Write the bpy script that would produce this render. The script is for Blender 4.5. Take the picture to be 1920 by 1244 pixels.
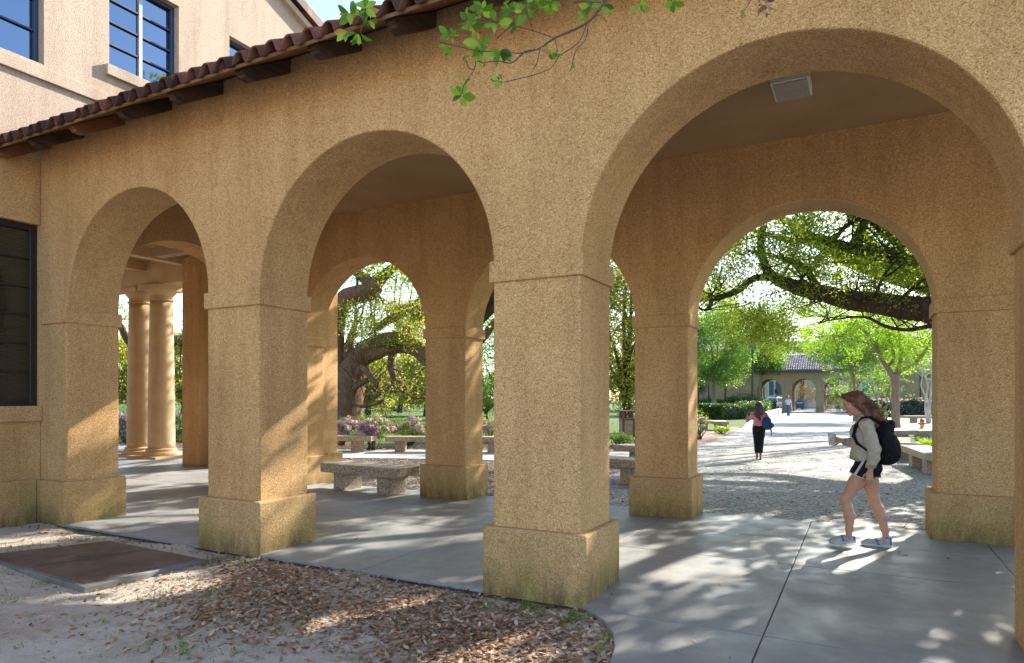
import bpy, bmesh, math, random
import numpy as np
from mathutils import Vector, Matrix, Euler
for o in list(bpy.data.objects): bpy.data.objects.remove(o)
rad = math.radians
S = bpy.context.scene
COL = S.collection
# ---------------------------------------------------------------- camera
YAW = 0.4838
cd = bpy.data.cameras.new('camera'); cam = bpy.data.objects.new('camera', cd); COL.objects.link(cam)
cam.location = (0, 0, 1.6); cam.rotation_euler = (rad(90), 0, YAW)
cd.sensor_width = 36; cd.lens = 36*1246/1920; cd.shift_x = -0.0023; cd.shift_y = 0.0652
cd.clip_end = 2000; cd.clip_start = 0.05
S.camera = cam
S.render.resolution_x = 1024; S.render.resolution_y = 663
# ---------------------------------------------------------------- light
SUN_AZ = rad(17.5); SUN_EL = rad(30.5)
W = bpy.data.worlds.new('World'); S.world = W; W.use_nodes = True
nt = W.node_tree; bg = nt.nodes['Background']
sky = nt.nodes.new('ShaderNodeTexSky'); sky.sky_type = 'NISHITA'; sky.sun_disc = False
sky.sun_elevation = SUN_EL; sky.sun_rotation = SUN_AZ
sky.air_density = 1.0; sky.dust_density = 0.9; sky.ozone_density = 1.5
nt.links.new(sky.outputs[0], bg.inputs[0]); bg.inputs[1].default_value = 0.15
sd = bpy.data.lights.new('sun', 'SUN'); sun = bpy.data.objects.new('sun', sd); COL.objects.link(sun)
sd.energy = 5.0; sd.angle = rad(0.5); sd.color = (1.0, 0.93, 0.82)
sv = Vector((math.sin(SUN_AZ)*math.cos(SUN_EL), math.cos(SUN_AZ)*math.cos(SUN_EL), math.sin(SUN_EL)))
sun.rotation_euler = sv.to_track_quat('Z', 'Y').to_euler(); sun.location = (8, 30, 40)
S.view_settings.view_transform = 'Standard'; S.view_settings.look = 'None'
S.view_settings.exposure = 1.66; S.view_settings.gamma = 1
# ---------------------------------------------------------------- places in the world seen from the camera stand
CY, SY = math.cos(YAW), math.sin(YAW)
def ray(x, y):
    r = (x-964.5)/1246; return Vector((-SY+CY*r, CY+SY*r, -(y-747.1)/1246))
def at(x, y, d): return Vector((0, 0, 1.6)) + ray(x, y)*d
def G(x, y, z=0.0):
    v = ray(x, y); t = (z-1.6)/v.z; return Vector((v.x*t, v.y*t, z))
# ---------------------------------------------------------------- objects
def tag(o, label=None, cat=None, group=None, kind=None):
    if label: o['label'] = label
    if cat: o['category'] = cat
    if group: o['group'] = group
    if kind: o['kind'] = kind
    return o
def thing(name, label, cat, loc=(0,0,0), rotz=0.0, group=None):
    o = bpy.data.objects.new(name, None); COL.objects.link(o)
    o.location = loc; o.rotation_euler = (0, 0, rotz); o.empty_display_size = .2
    return tag(o, label, cat, group)
def basis(o): return Matrix.Translation(o.location) @ o.rotation_euler.to_matrix().to_4x4()
def put(name, me, mat, parent=None, world=True):
    """links a mesh; world: its coordinates are world ones even under a parent"""
    o = bpy.data.objects.new(name, me); COL.objects.link(o)
    if mat is not None and not me.materials:
        for m in (mat if isinstance(mat, (list, tuple)) else [mat]): me.materials.append(m)
    if parent is not None:
        o.parent = parent
        if world:
            o.matrix_parent_inverse = basis(parent).inverted() if parent.parent is None else Matrix.Identity(4)
    return o
def bmput(name, bm, mat, parent=None, smooth=False, world=True):
    bmesh.ops.recalc_face_normals(bm, faces=bm.faces)
    me = bpy.data.meshes.new(name); bm.to_mesh(me); bm.free()
    if smooth: me.polygons.foreach_set('use_smooth', [True]*len(me.polygons))
    return put(name, me, mat, parent, world)
def raw(name, V, Fc, mat, parent=None, smooth=False, world=True, mi=None):
    me = bpy.data.meshes.new(name)
    V = np.asarray(V, dtype=np.float32)
    if isinstance(Fc, np.ndarray):
        n, k = Fc.shape
        me.vertices.add(len(V)); me.vertices.foreach_set('co', V.ravel())
        me.loops.add(n*k); me.loops.foreach_set('vertex_index', Fc.astype(np.int32).ravel())
        me.polygons.add(n); me.polygons.foreach_set('loop_start', np.arange(0, n*k, k, dtype=np.int32))
        if smooth: me.polygons.foreach_set('use_smooth', np.ones(n, dtype=bool))
        me.update(calc_edges=True); me.validate()
    else:
        me.from_pydata([tuple(map(float, v)) for v in V], [], [tuple(f) for f in Fc]); me.update()
        if smooth: me.polygons.foreach_set('use_smooth', [True]*len(me.polygons))
    o = put(name, me, mat, parent, world)
    if mi is not None: me.polygons.foreach_set('material_index', np.asarray(mi, dtype=np.int32))
    return o
def box(bm, lo, hi, rot=None, org=None):
    vs = []
    for z in (lo[2], hi[2]):
        for x, y in ((lo[0], lo[1]), (hi[0], lo[1]), (hi[0], hi[1]), (lo[0], hi[1])):
            v = Vector((x, y, z))
            if rot is not None: v = Matrix.Rotation(rot, 3, 'Z') @ v
            if org is not None: v = v + Vector(org)
            vs.append(bm.verts.new(v))
    for f in ((3,2,1,0),(4,5,6,7),(0,1,5,4),(1,2,6,5),(2,3,7,6),(3,0,4,7)): bm.faces.new([vs[i] for i in f])
def bev(o, w=.01, seg=2, ang=40):
    m = o.modifiers.new('bevel', 'BEVEL'); m.width = w; m.segments = seg; m.limit_method = 'ANGLE'; m.angle_limit = rad(ang)
    return o
def prism(bm, pts, axis, a, b):
    """polygon pts (two coordinates) extruded along axis 'x' 'y' or 'z' from a to b"""
    def P(p, t): return {'x': (t, p[0], p[1]), 'y': (p[0], t, p[1]), 'z': (p[0], p[1], t)}[axis]
    A = [bm.verts.new(P(p, a)) for p in pts]; B = [bm.verts.new(P(p, b)) for p in pts]
    bm.faces.new(A); bm.faces.new(B[::-1]); n = len(pts)
    for i in range(n): bm.faces.new((A[i], B[i], B[(i+1) % n], A[(i+1) % n]))
def lathe(bm, prof, c, seg=24):
    rings = []
    for r, z in prof:
        rings.append([bm.verts.new((c[0]+r*math.cos(2*math.pi*i/seg), c[1]+r*math.sin(2*math.pi*i/seg), c[2]+z)) for i in range(seg)])
    for A, B in zip(rings, rings[1:]):
        for i in range(seg): bm.faces.new((A[i], A[(i+1) % seg], B[(i+1) % seg], B[i]))
    bm.faces.new(rings[0][::-1]); bm.faces.new(rings[-1])
def sheet(name, pts, z, mat, thick=0.0, lab=None):
    bm = bmesh.new()
    vs = [bm.verts.new((p[0], p[1], z)) for p in pts]; f = bm.faces.new(vs); f.normal_update()
    if f.normal.z < 0: f.normal_flip()
    bmesh.ops.triangulate(bm, faces=bm.faces)
    me = bpy.data.meshes.new(name); bm.to_mesh(me); bm.free()
    o = put(name, me, mat); o['kind'] = 'structure'
    if lab: o['label'] = lab
    return o
# ---------------------------------------------------------------- materials
class MT:
    def __init__(s, name, rough=.8, spec=.3):
        s.m = bpy.data.materials.new(name); s.m.use_nodes = True; s.t = s.m.node_tree; s.N = s.t.nodes; s.L = s.t.links
        s.b = s.N['Principled BSDF']; s.b.inputs['Roughness'].default_value = rough; s.b.inputs['Specular IOR Level'].default_value = spec
        s.tc = s.N.new('ShaderNodeTexCoord').outputs['Object']
        s.geo = s.N.new('ShaderNodeNewGeometry')
    def mapv(s, sc, src=None):
        n = s.N.new('ShaderNodeMapping'); n.inputs['Scale'].default_value = sc if hasattr(sc, '__len__') else (sc,)*3
        s.L.new(src or s.tc, n.inputs[0]); return n.outputs[0]
    def noise(s, sc, det=4, rough=.6, vec=None):
        n = s.N.new('ShaderNodeTexNoise'); n.inputs['Scale'].default_value = sc; n.inputs['Detail'].default_value = det
        n.inputs['Roughness'].default_value = rough; s.L.new(vec or s.tc, n.inputs['Vector']); return n.outputs['Fac']
    def vor(s, sc, out='Color', feat='F1', vec=None):
        n = s.N.new('ShaderNodeTexVoronoi'); n.inputs['Scale'].default_value = sc; n.feature = feat
        s.L.new(vec or s.tc, n.inputs['Vector']); return n.outputs[out]
    def ramp(s, fac, stops, interp='LINEAR'):
        n = s.N.new('ShaderNodeValToRGB'); r = n.color_ramp; r.interpolation = interp
        while len(r.elements) < len(stops): r.elements.new(.5)
        for e, (p, c) in zip(r.elements, stops):
            e.position = p; e.color = tuple(c)+(1,) if hasattr(c, '__len__') else (c, c, c, 1)
        s.L.new(fac, n.inputs[0]); return n.outputs[0]
    def sep(s, col, i=0):
        n = s.N.new('ShaderNodeSeparateColor'); s.L.new(col, n.inputs[0]); return n.outputs[i]
    def xyz(s, i, src=None):
        n = s.N.new('ShaderNodeSeparateXYZ'); s.L.new(src or s.tc, n.inputs[0]); return n.outputs[i]
    def mix(s, f, a, b, mode='MIX'):
        n = s.N.new('ShaderNodeMix'); n.data_type = 'RGBA'; n.blend_type = mode
        for v, i in ((f, 0), (a, 6), (b, 7)):
            if isinstance(v, (int, float)): n.inputs[i].default_value = v if i == 0 else (v, v, v, 1)
            elif isinstance(v, tuple): n.inputs[i].default_value = v+(1,)
            else: s.L.new(v, n.inputs[i])
        return n.outputs[2]
    def math(s, op, a, b=0.0, clamp=False):
        n = s.N.new('ShaderNodeMath'); n.operation = op; n.use_clamp = clamp
        for v, i in ((a, 0), (b, 1)):
            if isinstance(v, (int, float)): n.inputs[i].default_value = v
            else: s.L.new(v, n.inputs[i])
        return n.outputs[0]
    def bump(s, h, st=.5, dist=.01):
        n = s.N.new('ShaderNodeBump'); n.inputs['Strength'].default_value = st; n.inputs['Distance'].default_value = dist
        s.L.new(h, n.inputs['Height']); s.L.new(n.outputs[0], s.b.inputs['Normal'])
    def col(s, c):
        if isinstance(c, tuple): s.b.inputs['Base Color'].default_value = c+(1,)
        else: s.L.new(c, s.b.inputs['Base Color'])
        return s
def stucco(name, dark, mid, light, sc=135, moss=False, low=0.0, blot=.45):
    k = MT(name, .85, .25)
    v = k.vor(sc); r = k.sep(v, 0)
    c = k.ramp(r, [(0, dark), (.09, tuple(.45*a+.55*b for a, b in zip(dark, mid))), (.22, mid), (.78, tuple(.6*a+.4*b for a, b in zip(mid, light))), (1, light)])
    g = k.noise(160, 3)
    c = k.mix(.5, c, k.ramp(g, [(.3, .72), (.7, 1.0)]), 'MULTIPLY')
    big = k.noise(.55, 5, .65)
    c = k.mix(blot, c, k.ramp(big, [(.3, (.62, .55, .45)), (.62, (1, 1, 1))]), 'MULTIPLY')
    st = k.noise(1.5, 6, .7, k.mapv((2.2, 2.2, .28)))
    c = k.mix(.30, c, k.ramp(st, [(.36, (.50, .42, .34)), (.56, (1, 1, 1))]), 'MULTIPLY')
    if moss:
        z = k.xyz(2)
        n = k.noise(2.2, 5, .7); n2 = k.noise(7, 4, .7, vec=k.mapv((1, 1, .25)))
        f = k.math('MULTIPLY', k.math('SUBTRACT', .72, z, True), k.math('SUBTRACT', k.math('MULTIPLY', n, 5.0), 1.75, True), True)
        c = k.mix(k.math('MULTIPLY', f, .85), c, (.20, .19, .035))
        f2 = k.math('MULTIPLY', k.math('SUBTRACT', 1.0, k.math('MULTIPLY', z, 3.6), True), k.math('SUBTRACT', k.math('MULTIPLY', n2, 3.4), 1.1, True), True)
        c = k.mix(k.math('MULTIPLY', f2, .8), c, (.09, .055, .028))
    k.col(c)
    d = k.vor(sc, 'Distance')
    k.bump(k.math('ADD', d, k.math('MULTIPLY', g, -.6)), .6, .008)
    return k.m
M = {}
M['stucco'] = stucco('exposed aggregate stucco', (.34, .16, .05), (.61, .345, .135), (.84, .62, .34))
M['stucco_plinth'] = stucco('stucco of the plinths', (.32, .15, .05), (.57, .325, .135), (.82, .61, .36), moss=True)
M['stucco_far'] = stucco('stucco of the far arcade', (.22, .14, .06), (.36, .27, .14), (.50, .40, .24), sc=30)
M['stucco_pink'] = stucco('pinkish stucco of the hall', (.34, .235, .155), (.50, .385, .285), (.62, .50, .40), sc=150, blot=.15)
def simple(name, c1, c2, sc=3, rough=.8, bump=.2, bsc=40, spec=.3, vec=None):
    k = MT(name, rough, spec)
    v = k.mapv(vec) if vec else None
    k.col(k.ramp(k.noise(sc, 6, .65, v), [(.3, c1), (.7, c2)]))
    if bump: k.bump(k.noise(bsc, 4, .6, v), bump, .01)
    return k.m
M['plaster'] = simple('smooth ceiling plaster', (.33, .215, .11), (.42, .285, .155), 1.2, .9, .1)
M['smooth_stone'] = simple('cast stone', (.50, .34, .19), (.60, .43, .26), 2.5, .85, .15, 60)
M['wood_dark'] = simple('weathered dark wood', (.025, .015, .009), (.085, .05, .03), 3, .75, .4, 30, vec=(6, 1, 6))
M['wood_red'] = simple('reddish new wood', (.13, .055, .02), (.22, .10, .04), 3, .6, .2, 30, vec=(6, 1, 6))
M['wood_soffit'] = simple('stained soffit boards', (.10, .045, .018), (.20, .095, .04), 3, .6, .2, 30, vec=(1, 8, 8))
M['wood_edge'] = simple('pale wood edge', (.13, .07, .03), (.22, .12, .055), 3, .6, .1)
# concrete floor: smooth trowelled, slightly shiny
k = MT('trowelled concrete', .4, .5)
n1 = k.noise(.9, 7, .68); n2 = k.noise(7, 6, .7); n3 = k.noise(90, 2)
c = k.ramp(n1, [(.3, (.235, .235, .228)), (.7, (.35, .345, .33))])
c = k.mix(.5, c, k.ramp(n2, [(.3, .72), (.65, 1.0)]), 'MULTIPLY')
c = k.mix(.25, c, k.ramp(n3, [(.35, .7), (.65, 1.0)]), 'MULTIPLY')
sp = k.ramp(k.vor(3.1, 'Distance'), [(.02, .35), (.045, 1.0)]); c = k.mix(k.ramp(k.noise(.8, 2), [(.5, 0.), (.6, .8)]), c, k.mix(1.0, c, sp, 'MULTIPLY'))
c = k.mix(.45, c, k.ramp(k.noise(.45, 7, .8, k.mapv((1, 1.6, 1))), [(.38, (.70, .69, .67)), (.56, (1, 1, 1))]), 'MULTIPLY')
k.col(c); k.L.new(k.ramp(k.noise(1.6, 6, .7), [(.35, .36), (.65, .65)]), k.b.inputs['Roughness']); k.bump(n2, .12, .01)
M['concrete'] = k.m
M['concrete_out'] = simple('broom finished concrete', (.26, .26, .25), (.36, .355, .34), .8, .8, .15, 90)
def pebbles(name, cols, sc, rough=.8, spec=.3, leafy=None, bump=.8):
    k = MT(name, rough, spec)
    r = k.sep(k.vor(sc)); c = k.ramp(r, cols)
    c = k.mix(.5, c, k.ramp(k.noise(.7, 5, .7), [(.3, .65), (.65, 1.0)]), 'MULTIPLY')
    if leafy: c = k.mix(k.ramp(k.noise(leafy[0], 6, .75), [(leafy[1], 0.), (leafy[1]+.06, .8)]), c, leafy[2])
    k.col(c); k.bump(k.math('MULTIPLY', k.vor(sc, 'Distance'), -1), bump, .012); return k.m
M['gravel'] = pebbles('exposed pebble paving', [(0, (.09, .08, .07)), (.3, (.20, .19, .175)), (.7, (.31, .30, .285)), (1, (.52, .51, .49))], 30, leafy=(2.2, .60, (.12, .085, .055)))
M['mulch'] = pebbles('dark bark mulch', [(0, (.012, .008, .006)), (.5, (.045, .028, .02)), (.88, (.11, .075, .055)), (.95, (.35, .30, .27)), (1, (.5, .45, .42))], 26)
M['litter_far'] = pebbles('leaf strewn soil', [(0, (.05, .03, .018)), (.5, (.15, .09, .05)), (1, (.36, .25, .16))], 14)
k = MT('sandy soil', .95, .15)
n1 = k.noise(.9, 7, .7); n2 = k.noise(6, 8, .75); n3 = k.noise(60, 5, .7); n4 = k.noise(.55, 4, .6, k.mapv((1, 1, 1)))
c = k.ramp(n1, [(.32, (.44, .37, .29)), (.5, (.60, .52, .43)), (.68, (.68, .61, .52))])
c = k.mix(.5, c, k.ramp(n2, [(.28, .5), (.52, 1.0)]), 'MULTIPLY')
c = k.mix(.3, c, k.ramp(n3, [(.35, .6), (.6, 1.0)]), 'MULTIPLY')
c = k.mix(k.ramp(k.noise(3.2, 7, .8), [(.60, 0.), (.70, .55)]), c, (.11, .115, .045))
k.col(c); k.bump(k.math('ADD', k.noise(9, 8, .7), k.math('MULTIPLY', n3, .35)), .9, .05)
M['soil'] = k.m
k = MT('mown lawn', .9, .2)
c = k.ramp(k.noise(.5, 6, .7), [(.3, (.045, .095, .018)), (.7, (.13, .20, .045))])
c = k.mix(.6, c, k.ramp(k.noise(25, 4, .7), [(.3, .4), (.65, 1.0)]), 'MULTIPLY'); k.col(c); k.bump(k.noise(40, 4), 1, .04)
M['lawn'] = k.m
k = MT('clay roof tile', .65, .3)
c = k.ramp(k.sep(k.vor(4.6, vec=k.mapv((1, .6, 0)))), [(0, (.035, .012, .009)), (.5, (.10, .032, .018)), (1, (.20, .075, .042))])
c = k.mix(.5, c, k.ramp(k.noise(9, 5), [(.3, .5), (.7, 1.0)]), 'MULTIPLY'); k.col(c); k.bump(k.noise(60), .2)
M['tile'] = k.m
k = MT('weathered far roof tile', .8, .3)
k.col(k.ramp(k.sep(k.vor(3.2)), [(0, (.16, .12, .13)), (.5, (.30, .24, .25)), (1, (.45, .40, .42))])); M['tile_far'] = k.m
# checker plate
k = MT('rusty checker plate', .6, .5)
c = k.ramp(k.noise(2.5, 7, .75), [(.3, (.10, .068, .05)), (.7, (.22, .16, .13))]); k.col(c)
b = k.N.new('ShaderNodeTexChecker'); b.inputs['Scale'].default_value = 60; k.L.new(k.mapv((1, 1, 0)), b.inputs[0])
w1 = k.N.new('ShaderNodeTexWave'); w1.inputs['Scale'].default_value = 22; w1.bands_direction = 'DIAGONAL'; k.L.new(k.mapv((1, 1, 0)), w1.inputs[0])
w2 = k.N.new('ShaderNodeTexWave'); w2.inputs['Scale'].default_value = 22; w2.bands_direction = 'DIAGONAL'; k.L.new(k.mapv((1, -1, 0)), w2.inputs[0])
k.bump(k.math('MULTIPLY', w1.outputs['Fac'], w2.outputs['Fac']), .35, .006); k.b.inputs['Metallic'].default_value = .4
M['plate'] = k.m
def granite(name, sc=75, base=(.34, .27, .19)):
    k = MT(name, .7, .4)
    r = k.sep(k.vor(sc)); c = k.ramp(r, [(0, (.08, .06, .045)), (.15, (.20, .15, .105)), (.28, base), (.8, tuple(1.25*a for a in base)), (1, (.62, .56, .48))])
    c = k.mix(.4, c, k.ramp(k.noise(3, 5), [(.3, .6), (.7, 1.)]), 'MULTIPLY'); k.col(c); k.bump(k.vor(sc, 'Distance'), .3, .005); return k.m
M['granite'] = granite('speckled bench granite')
def paint(name, c, rough=.5, metal=0., spec=.5):
    k = MT(name, rough, spec); k.b.inputs['Metallic'].default_value = metal
    c2 = tuple(x*.78 for x in c); k.col(k.ramp(k.noise(6, 4), [(.3, c2), (.7, c)])); return k.m
M['frame_blue'] = paint('blue painted window frame', (.035, .055, .12), .4)
M['frame_dark'] = paint('dark bronze window frame', (.012, .009, .010), .45)
M['white_bar'] = paint('pale meeting rail', (.42, .45, .50), .5)
k = MT('window glass', .03, 1.0); k.b.inputs['Metallic'].default_value = 1.0; k.col((.13, .18, .25)); k.bump(k.noise(.8, 2), .03, .05); M['glass'] = k.m
k = MT('dark glass over blinds', .05, .8)
w = k.N.new('ShaderNodeTexWave'); w.bands_direction = 'Z'; w.inputs['Scale'].default_value = 14; k.L.new(k.tc, w.inputs[0])
k.col(k.ramp(w.outputs['Fac'], [(.2, (.010, .010, .007)), (.7, (.030, .030, .020))])); M['glass_dark'] = k.m
M['metal_white'] = paint('white enamel', (.75, .73, .70), .4)
k = MT('prismatic light lens', .2, .6); k.col((.62, .58, .52)); k.b.inputs['Transmission Weight'].default_value = .25
w = k.N.new('ShaderNodeTexWave'); w.wave_type = 'RINGS'; w.rings_direction = 'Z'; w.inputs['Scale'].default_value = 14
gm = k.N.new('ShaderNodeTexCoord'); mp = k.N.new('ShaderNodeMapping'); mp.inputs['Location'].default_value = (.65, -7.33, 0); k.L.new(gm.outputs['Object'], mp.inputs[0]); k.L.new(mp.outputs[0], w.inputs[0]); k.bump(w.outputs['Fac'], 1, .01)
M['lens'] = k.m
M['black_metal'] = paint('black metal', (.02, .02, .022), .4)
M['lamp_blue'] = paint('blue lamp housing', (.03, .12, .24), .5)
def bark(name, c1, c2, sc=(9, 9, 2), bump=1.0, moss=0.):
    k = MT(name, .95, .15); v = k.mapv(sc)
    c = k.ramp(k.noise(1.6, 8, .75, v), [(.3, c1), (.7, c2)])
    if moss: c = k.mix(k.math('MULTIPLY', k.ramp(k.noise(1.3, 5, .7), [(.5, 0.), (.65, 1.)]), moss), c, (.09, .12, .03))
    k.col(c); k.bump(k.noise(1.2, 8, .7, v), bump, .06); return k.m
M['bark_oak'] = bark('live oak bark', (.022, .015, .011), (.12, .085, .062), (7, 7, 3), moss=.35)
M['bark_oak_lit'] = bark('sunlit brown live oak bark', (.06, .033, .020), (.25, .155, .10), (7, 7, 2))  # brown bark made warmer and paler, carrying sunlight in its colour
M['bark_pale'] = bark('pale smooth bark', (.16, .11, .08), (.32, .24, .18), (10, 10, 1.5), .4)
M['bark_white'] = bark('bone white bark', (.34, .32, .29), (.52, .50, .46), (6, 6, 2), .3)
M['bark_twig'] = bark('grey green twig bark', (.05, .04, .028), (.15, .12, .085), (60, 60, 30), .3)
def leafm(name, cols, rough=.45, trans=.45, spec=.5):
    k = MT(name, rough, spec)
    ri = k.geo.outputs['Random Per Island']
    c = k.ramp(ri, cols); k.col(c)
    tr = k.N.new('ShaderNodeBsdfTranslucent'); c2 = k.mix(1.0, c, (1.5, 1.6, .55), 'MULTIPLY'); k.L.new(c2, tr.inputs[0])
    ms = k.N.new('ShaderNodeMixShader'); ms.inputs[0].default_value = trans
    k.L.new(k.b.outputs[0], ms.inputs[1]); k.L.new(tr.outputs[0], ms.inputs[2])
    k.L.new(ms.outputs[0], k.N['Material Output'].inputs[0]); return k.m
M['leaf_oak'] = leafm('live oak leaves', [(0, (.06, .11, .018)), (.4, (.17, .245, .035)), (.8, (.33, .38, .06)), (1, (.46, .43, .11))], trans=.62)
M['leaf_oak_gold'] = leafm('golden green spring oak leaves', [(0, (.08, .12, .025)), (.4, (.21, .235, .045)), (.8, (.36, .32, .08)), (1, (.48, .38, .16))], trans=.6)
M['leaf_green'] = leafm('fresh green leaves', [(0, (.055, .135, .03)), (.5, (.12, .225, .045)), (1, (.24, .33, .07))], trans=.5)
M['leaf_bright'] = leafm('yellow green young leaves', [(0, (.12, .24, .02)), (.5, (.22, .36, .03)), (1, (.38, .44, .06))], trans=.55)
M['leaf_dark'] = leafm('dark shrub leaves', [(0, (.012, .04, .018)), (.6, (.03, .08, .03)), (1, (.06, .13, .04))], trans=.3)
M['leaf_hedge'] = leafm('clipped hedge leaves', [(0, (.02, .05, .01)), (.6, (.06, .11, .02)), (1, (.14, .20, .04))], trans=.35)
M['leaf_near'] = leafm('glossy magnolia like leaves', [(0, (.05, .12, .010)), (.5, (.12, .25, .016)), (.93, (.30, .45, .05)), (.96, (.38, .18, .10)), (1, (.34, .24, .12))], .3, .6, .6)
M['flower_lilac'] = leafm('lilac azalea petals', [(0, (.34, .14, .52)), (.6, (.50, .27, .68)), (1, (.74, .54, .84))], .6, .4)
M['flower_violet'] = leafm('violet petals', [(0, (.20, .12, .32)), (.6, (.38, .26, .50)), (1, (.55, .42, .62))], .6, .4)
M['leaf_brown'] = leafm('dry brown shrub leaves', [(0, (.22, .13, .09)), (.6, (.36, .24, .17)), (1, (.50, .38, .28))], .8, .3)
M['dead_leaf'] = leafm('dry fallen leaves', [(0, (.11, .052, .026)), (.3, (.27, .14, .072)), (.65, (.42, .245, .145)), (.88, (.55, .39, .27)), (1, (.66, .54, .44))], .7, .12, .3)
M['grass'] = leafm('grass blades', [(0, (.07, .14, .02)), (.5, (.15, .26, .035)), (1, (.28, .36, .08))], .6, .45)
rng = np.random.default_rng(7); random.seed(7)
# ================================================================ ground and paving
def wavy_grid(name, x0, x1, y0, y1, n, m, zf, mat):
    xs = np.linspace(x0, x1, n); ys = np.linspace(y0, y1, m)
    X, Y = np.meshgrid(xs, ys); Z = zf(X, Y)
    V = np.stack([X.ravel(), Y.ravel(), Z.ravel()], 1)
    i = (np.arange(m-1)[:, None]*n+np.arange(n-1)[None]).ravel()
    F = np.stack([i, i+1, i+n+1, i+n], 1)
    o = raw(name, V, F, mat, smooth=True); o['kind'] = 'structure'; return o
sheet('ground', [(-600, -600), (600, -600), (600, 600), (-600, 600)], -.18, M['soil'])
def soilz(X, Y):
    z = -.040+.018*np.sin(1.7*X+.6*Y)*np.sin(1.3*Y-.4*X+1)+.010*np.sin(5.1*X+2.2*Y)*np.sin(4.3*Y)+.004*np.sin(13*X-4*Y)*np.sin(15*Y+2*X)
    return np.minimum(z, -.014)
wavy_grid('sandy_yard', -9.62, 3, -2, 4.95, 260, 150, soilz, M['soil'])
# concrete floor of the arcade, cut in panels by joints
PAV = bmesh.new()
def panel(pts, z=0.0, t=.12):
    c = Vector((sum(p[0] for p in pts)/len(pts), sum(p[1] for p in pts)/len(pts)))
    prism(PAV, pts, 'z', z-t, z)
g = .0042
XJ = [-13.3, -11.4, -9.62, -7.85, -6.02, -4.15, -2.40, -.60, 1.2, 3.0, 4.8]
YJ = [4.74, 6.9, 8.17, 9.46]
for a, b in zip(XJ, XJ[1:]):
    for j, (c_, d) in enumerate(zip(YJ, YJ[1:])):
        if a < -9.7 and j == 0: c_ = 5.5
        if j == 0 and b < -2.3: c_ = 4.80 if c_ < 5 else c_
        if j == 0 and a == -2.40: panel([(a+g, 4.80), (-1.93, 4.80), (-1.86, c_+g), (b-g, c_+g), (b-g, d-g), (a+g, d-g)]); continue
        panel([(a+g, c_+g), (b-g, c_+g), (b-g, d-g), (a+g, d-g)])
for a, b in ((-19.5, -17.4), (-17.4, -15.3), (-15.3, -13.3)):
    for c_, d in ((5.5, 7.5), (7.5, 9.46)): panel([(a+g, c_+g), (b-g, c_+g), (b-g, d-g), (a+g, d-g)])
for a, b in ((-19.5, -17.4), (-17.4, -15.3), (-15.3, -13.3), (-13.3, -11.4), (-11.4, -9.62)): panel([(a+g, 9.46+g), (b-g, 9.46+g), (b-g, 12.1), (a+g, 12.1)])
# the walk that curves out of the arcade towards the viewer
cur = [(-1.86, 4.74-g), (-1.66, 4.55), (-1.52, 4.34), (-1.42, 4.1), (-1.36, 3.82), (-1.33, 3.3), (-1.33, 2.6), (-1.33, .8)]
panel(cur+[(-.6-g, .8), (-.6-g, 4.74-g)]); panel([(-.6+g, .8), (1.2, .8), (1.2, 4.74-g), (-.6+g, 4.74-g)]); panel([(1.2+g, .8), (3, .8), (3, 4.74-g), (1.2+g, 4.74-g)])
fl = bmput('arcade_floor', PAV, M['concrete']); fl['kind'] = 'structure'; bev(fl, .005, 2)
sheet('joint_filler', [(-19.5, 4.76), (4.8, 4.76), (4.8, 9.45), (-19.5, 9.45)], -.03, M['mulch'])
lw = sheet('lawn', [(-300, 9.46), (300, 9.46), (300, 500), (-300, 500)], -.05, M['lawn'])
mul = [(-9.6, 9.46), (-4.6, 9.46), (-4.6, 15.6), (-7, 15.4), (-10.3, 14.5), (-12.5, 13.7), (-16, 12.3), (-22, 12.2), (-22, 12.1), (-9.6, 12.1)]
sheet('mulch_bed', mul, -.02, M['mulch'])
walk = [(-26, 12.25), (-16, 12.3), (-12.5, 13.7), (-10.3, 14.5), (-7, 15.4), (-4.6, 15.6), (-4.0, 15.6), (-4.0, 19.6), (-9, 18.5), (-12.1, 17.1), (-14.5, 15.9), (-19, 14.2), (-26, 14.0)]
sheet('curved_walk', walk, -.006, M['concrete_out'])
sheet('leafy_bed', [(-26, 13.9), (-19, 14.1), (-14.5, 15.8), (-12.1, 17.0), (-9, 18.4), (-5.5, 19.4), (-6.5, 22), (-10.5, 20.8), (-14, 19.2), (-18, 17.4), (-26, 17)], -.03, M['litter_far'])
def g2(*P): return [tuple(G(x, y)[:2]) for x, y in P]
gr = [(-4.7, 9.46), (6, 9.46), (4.4, 13.5), (2.4, 16.0), (2.2, 20), (2.6, 26)]+g2((1750, 809), (1640, 815), (1540, 817), (1420, 816), (1370, 818), (1300, 836))+[(-6.2, 19.2), (-4.7, 16)]
sheet('pebble_plaza', gr, -.002, M['gravel'])
cw = g2((1760, 811), (1640, 817), (1540, 819), (1420, 818), (1356, 822))+g2((1392, 803), (1404, 789), (1440, 786), (1468, 777), (1474, 764), (1560, 763), (1640, 771), (1650, 783), (1760, 788), (1840, 790), (1840, 811))
sheet('concrete_walk', cw, .003, M['concrete_out'])
cj = bmesh.new()
for p, q in (((1400, 803), (1760, 803)), ((1440, 789), (1760, 792)), ((1566, 817), (1568, 790)), ((1640, 815), (1600, 770)), ((1500, 790), (1522, 768))):
    a, b = G(*p), G(*q); d = (b-a).normalized(); n = Vector((-d.y, d.x, 0))*.02
    cj.faces.new([cj.verts.new(v+Vector((0, 0, .007))) for v in (a-n, b-n, b+n, a+n)])
o = bmput('walk_joint', cj, M['black_metal']); o['kind'] = 'structure'
sheet('leaf_bed', g2((1300, 838), (1372, 819), (1395, 806), (1380, 800), (1330, 806), (1290, 812)), .0, M['litter_far'])
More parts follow.
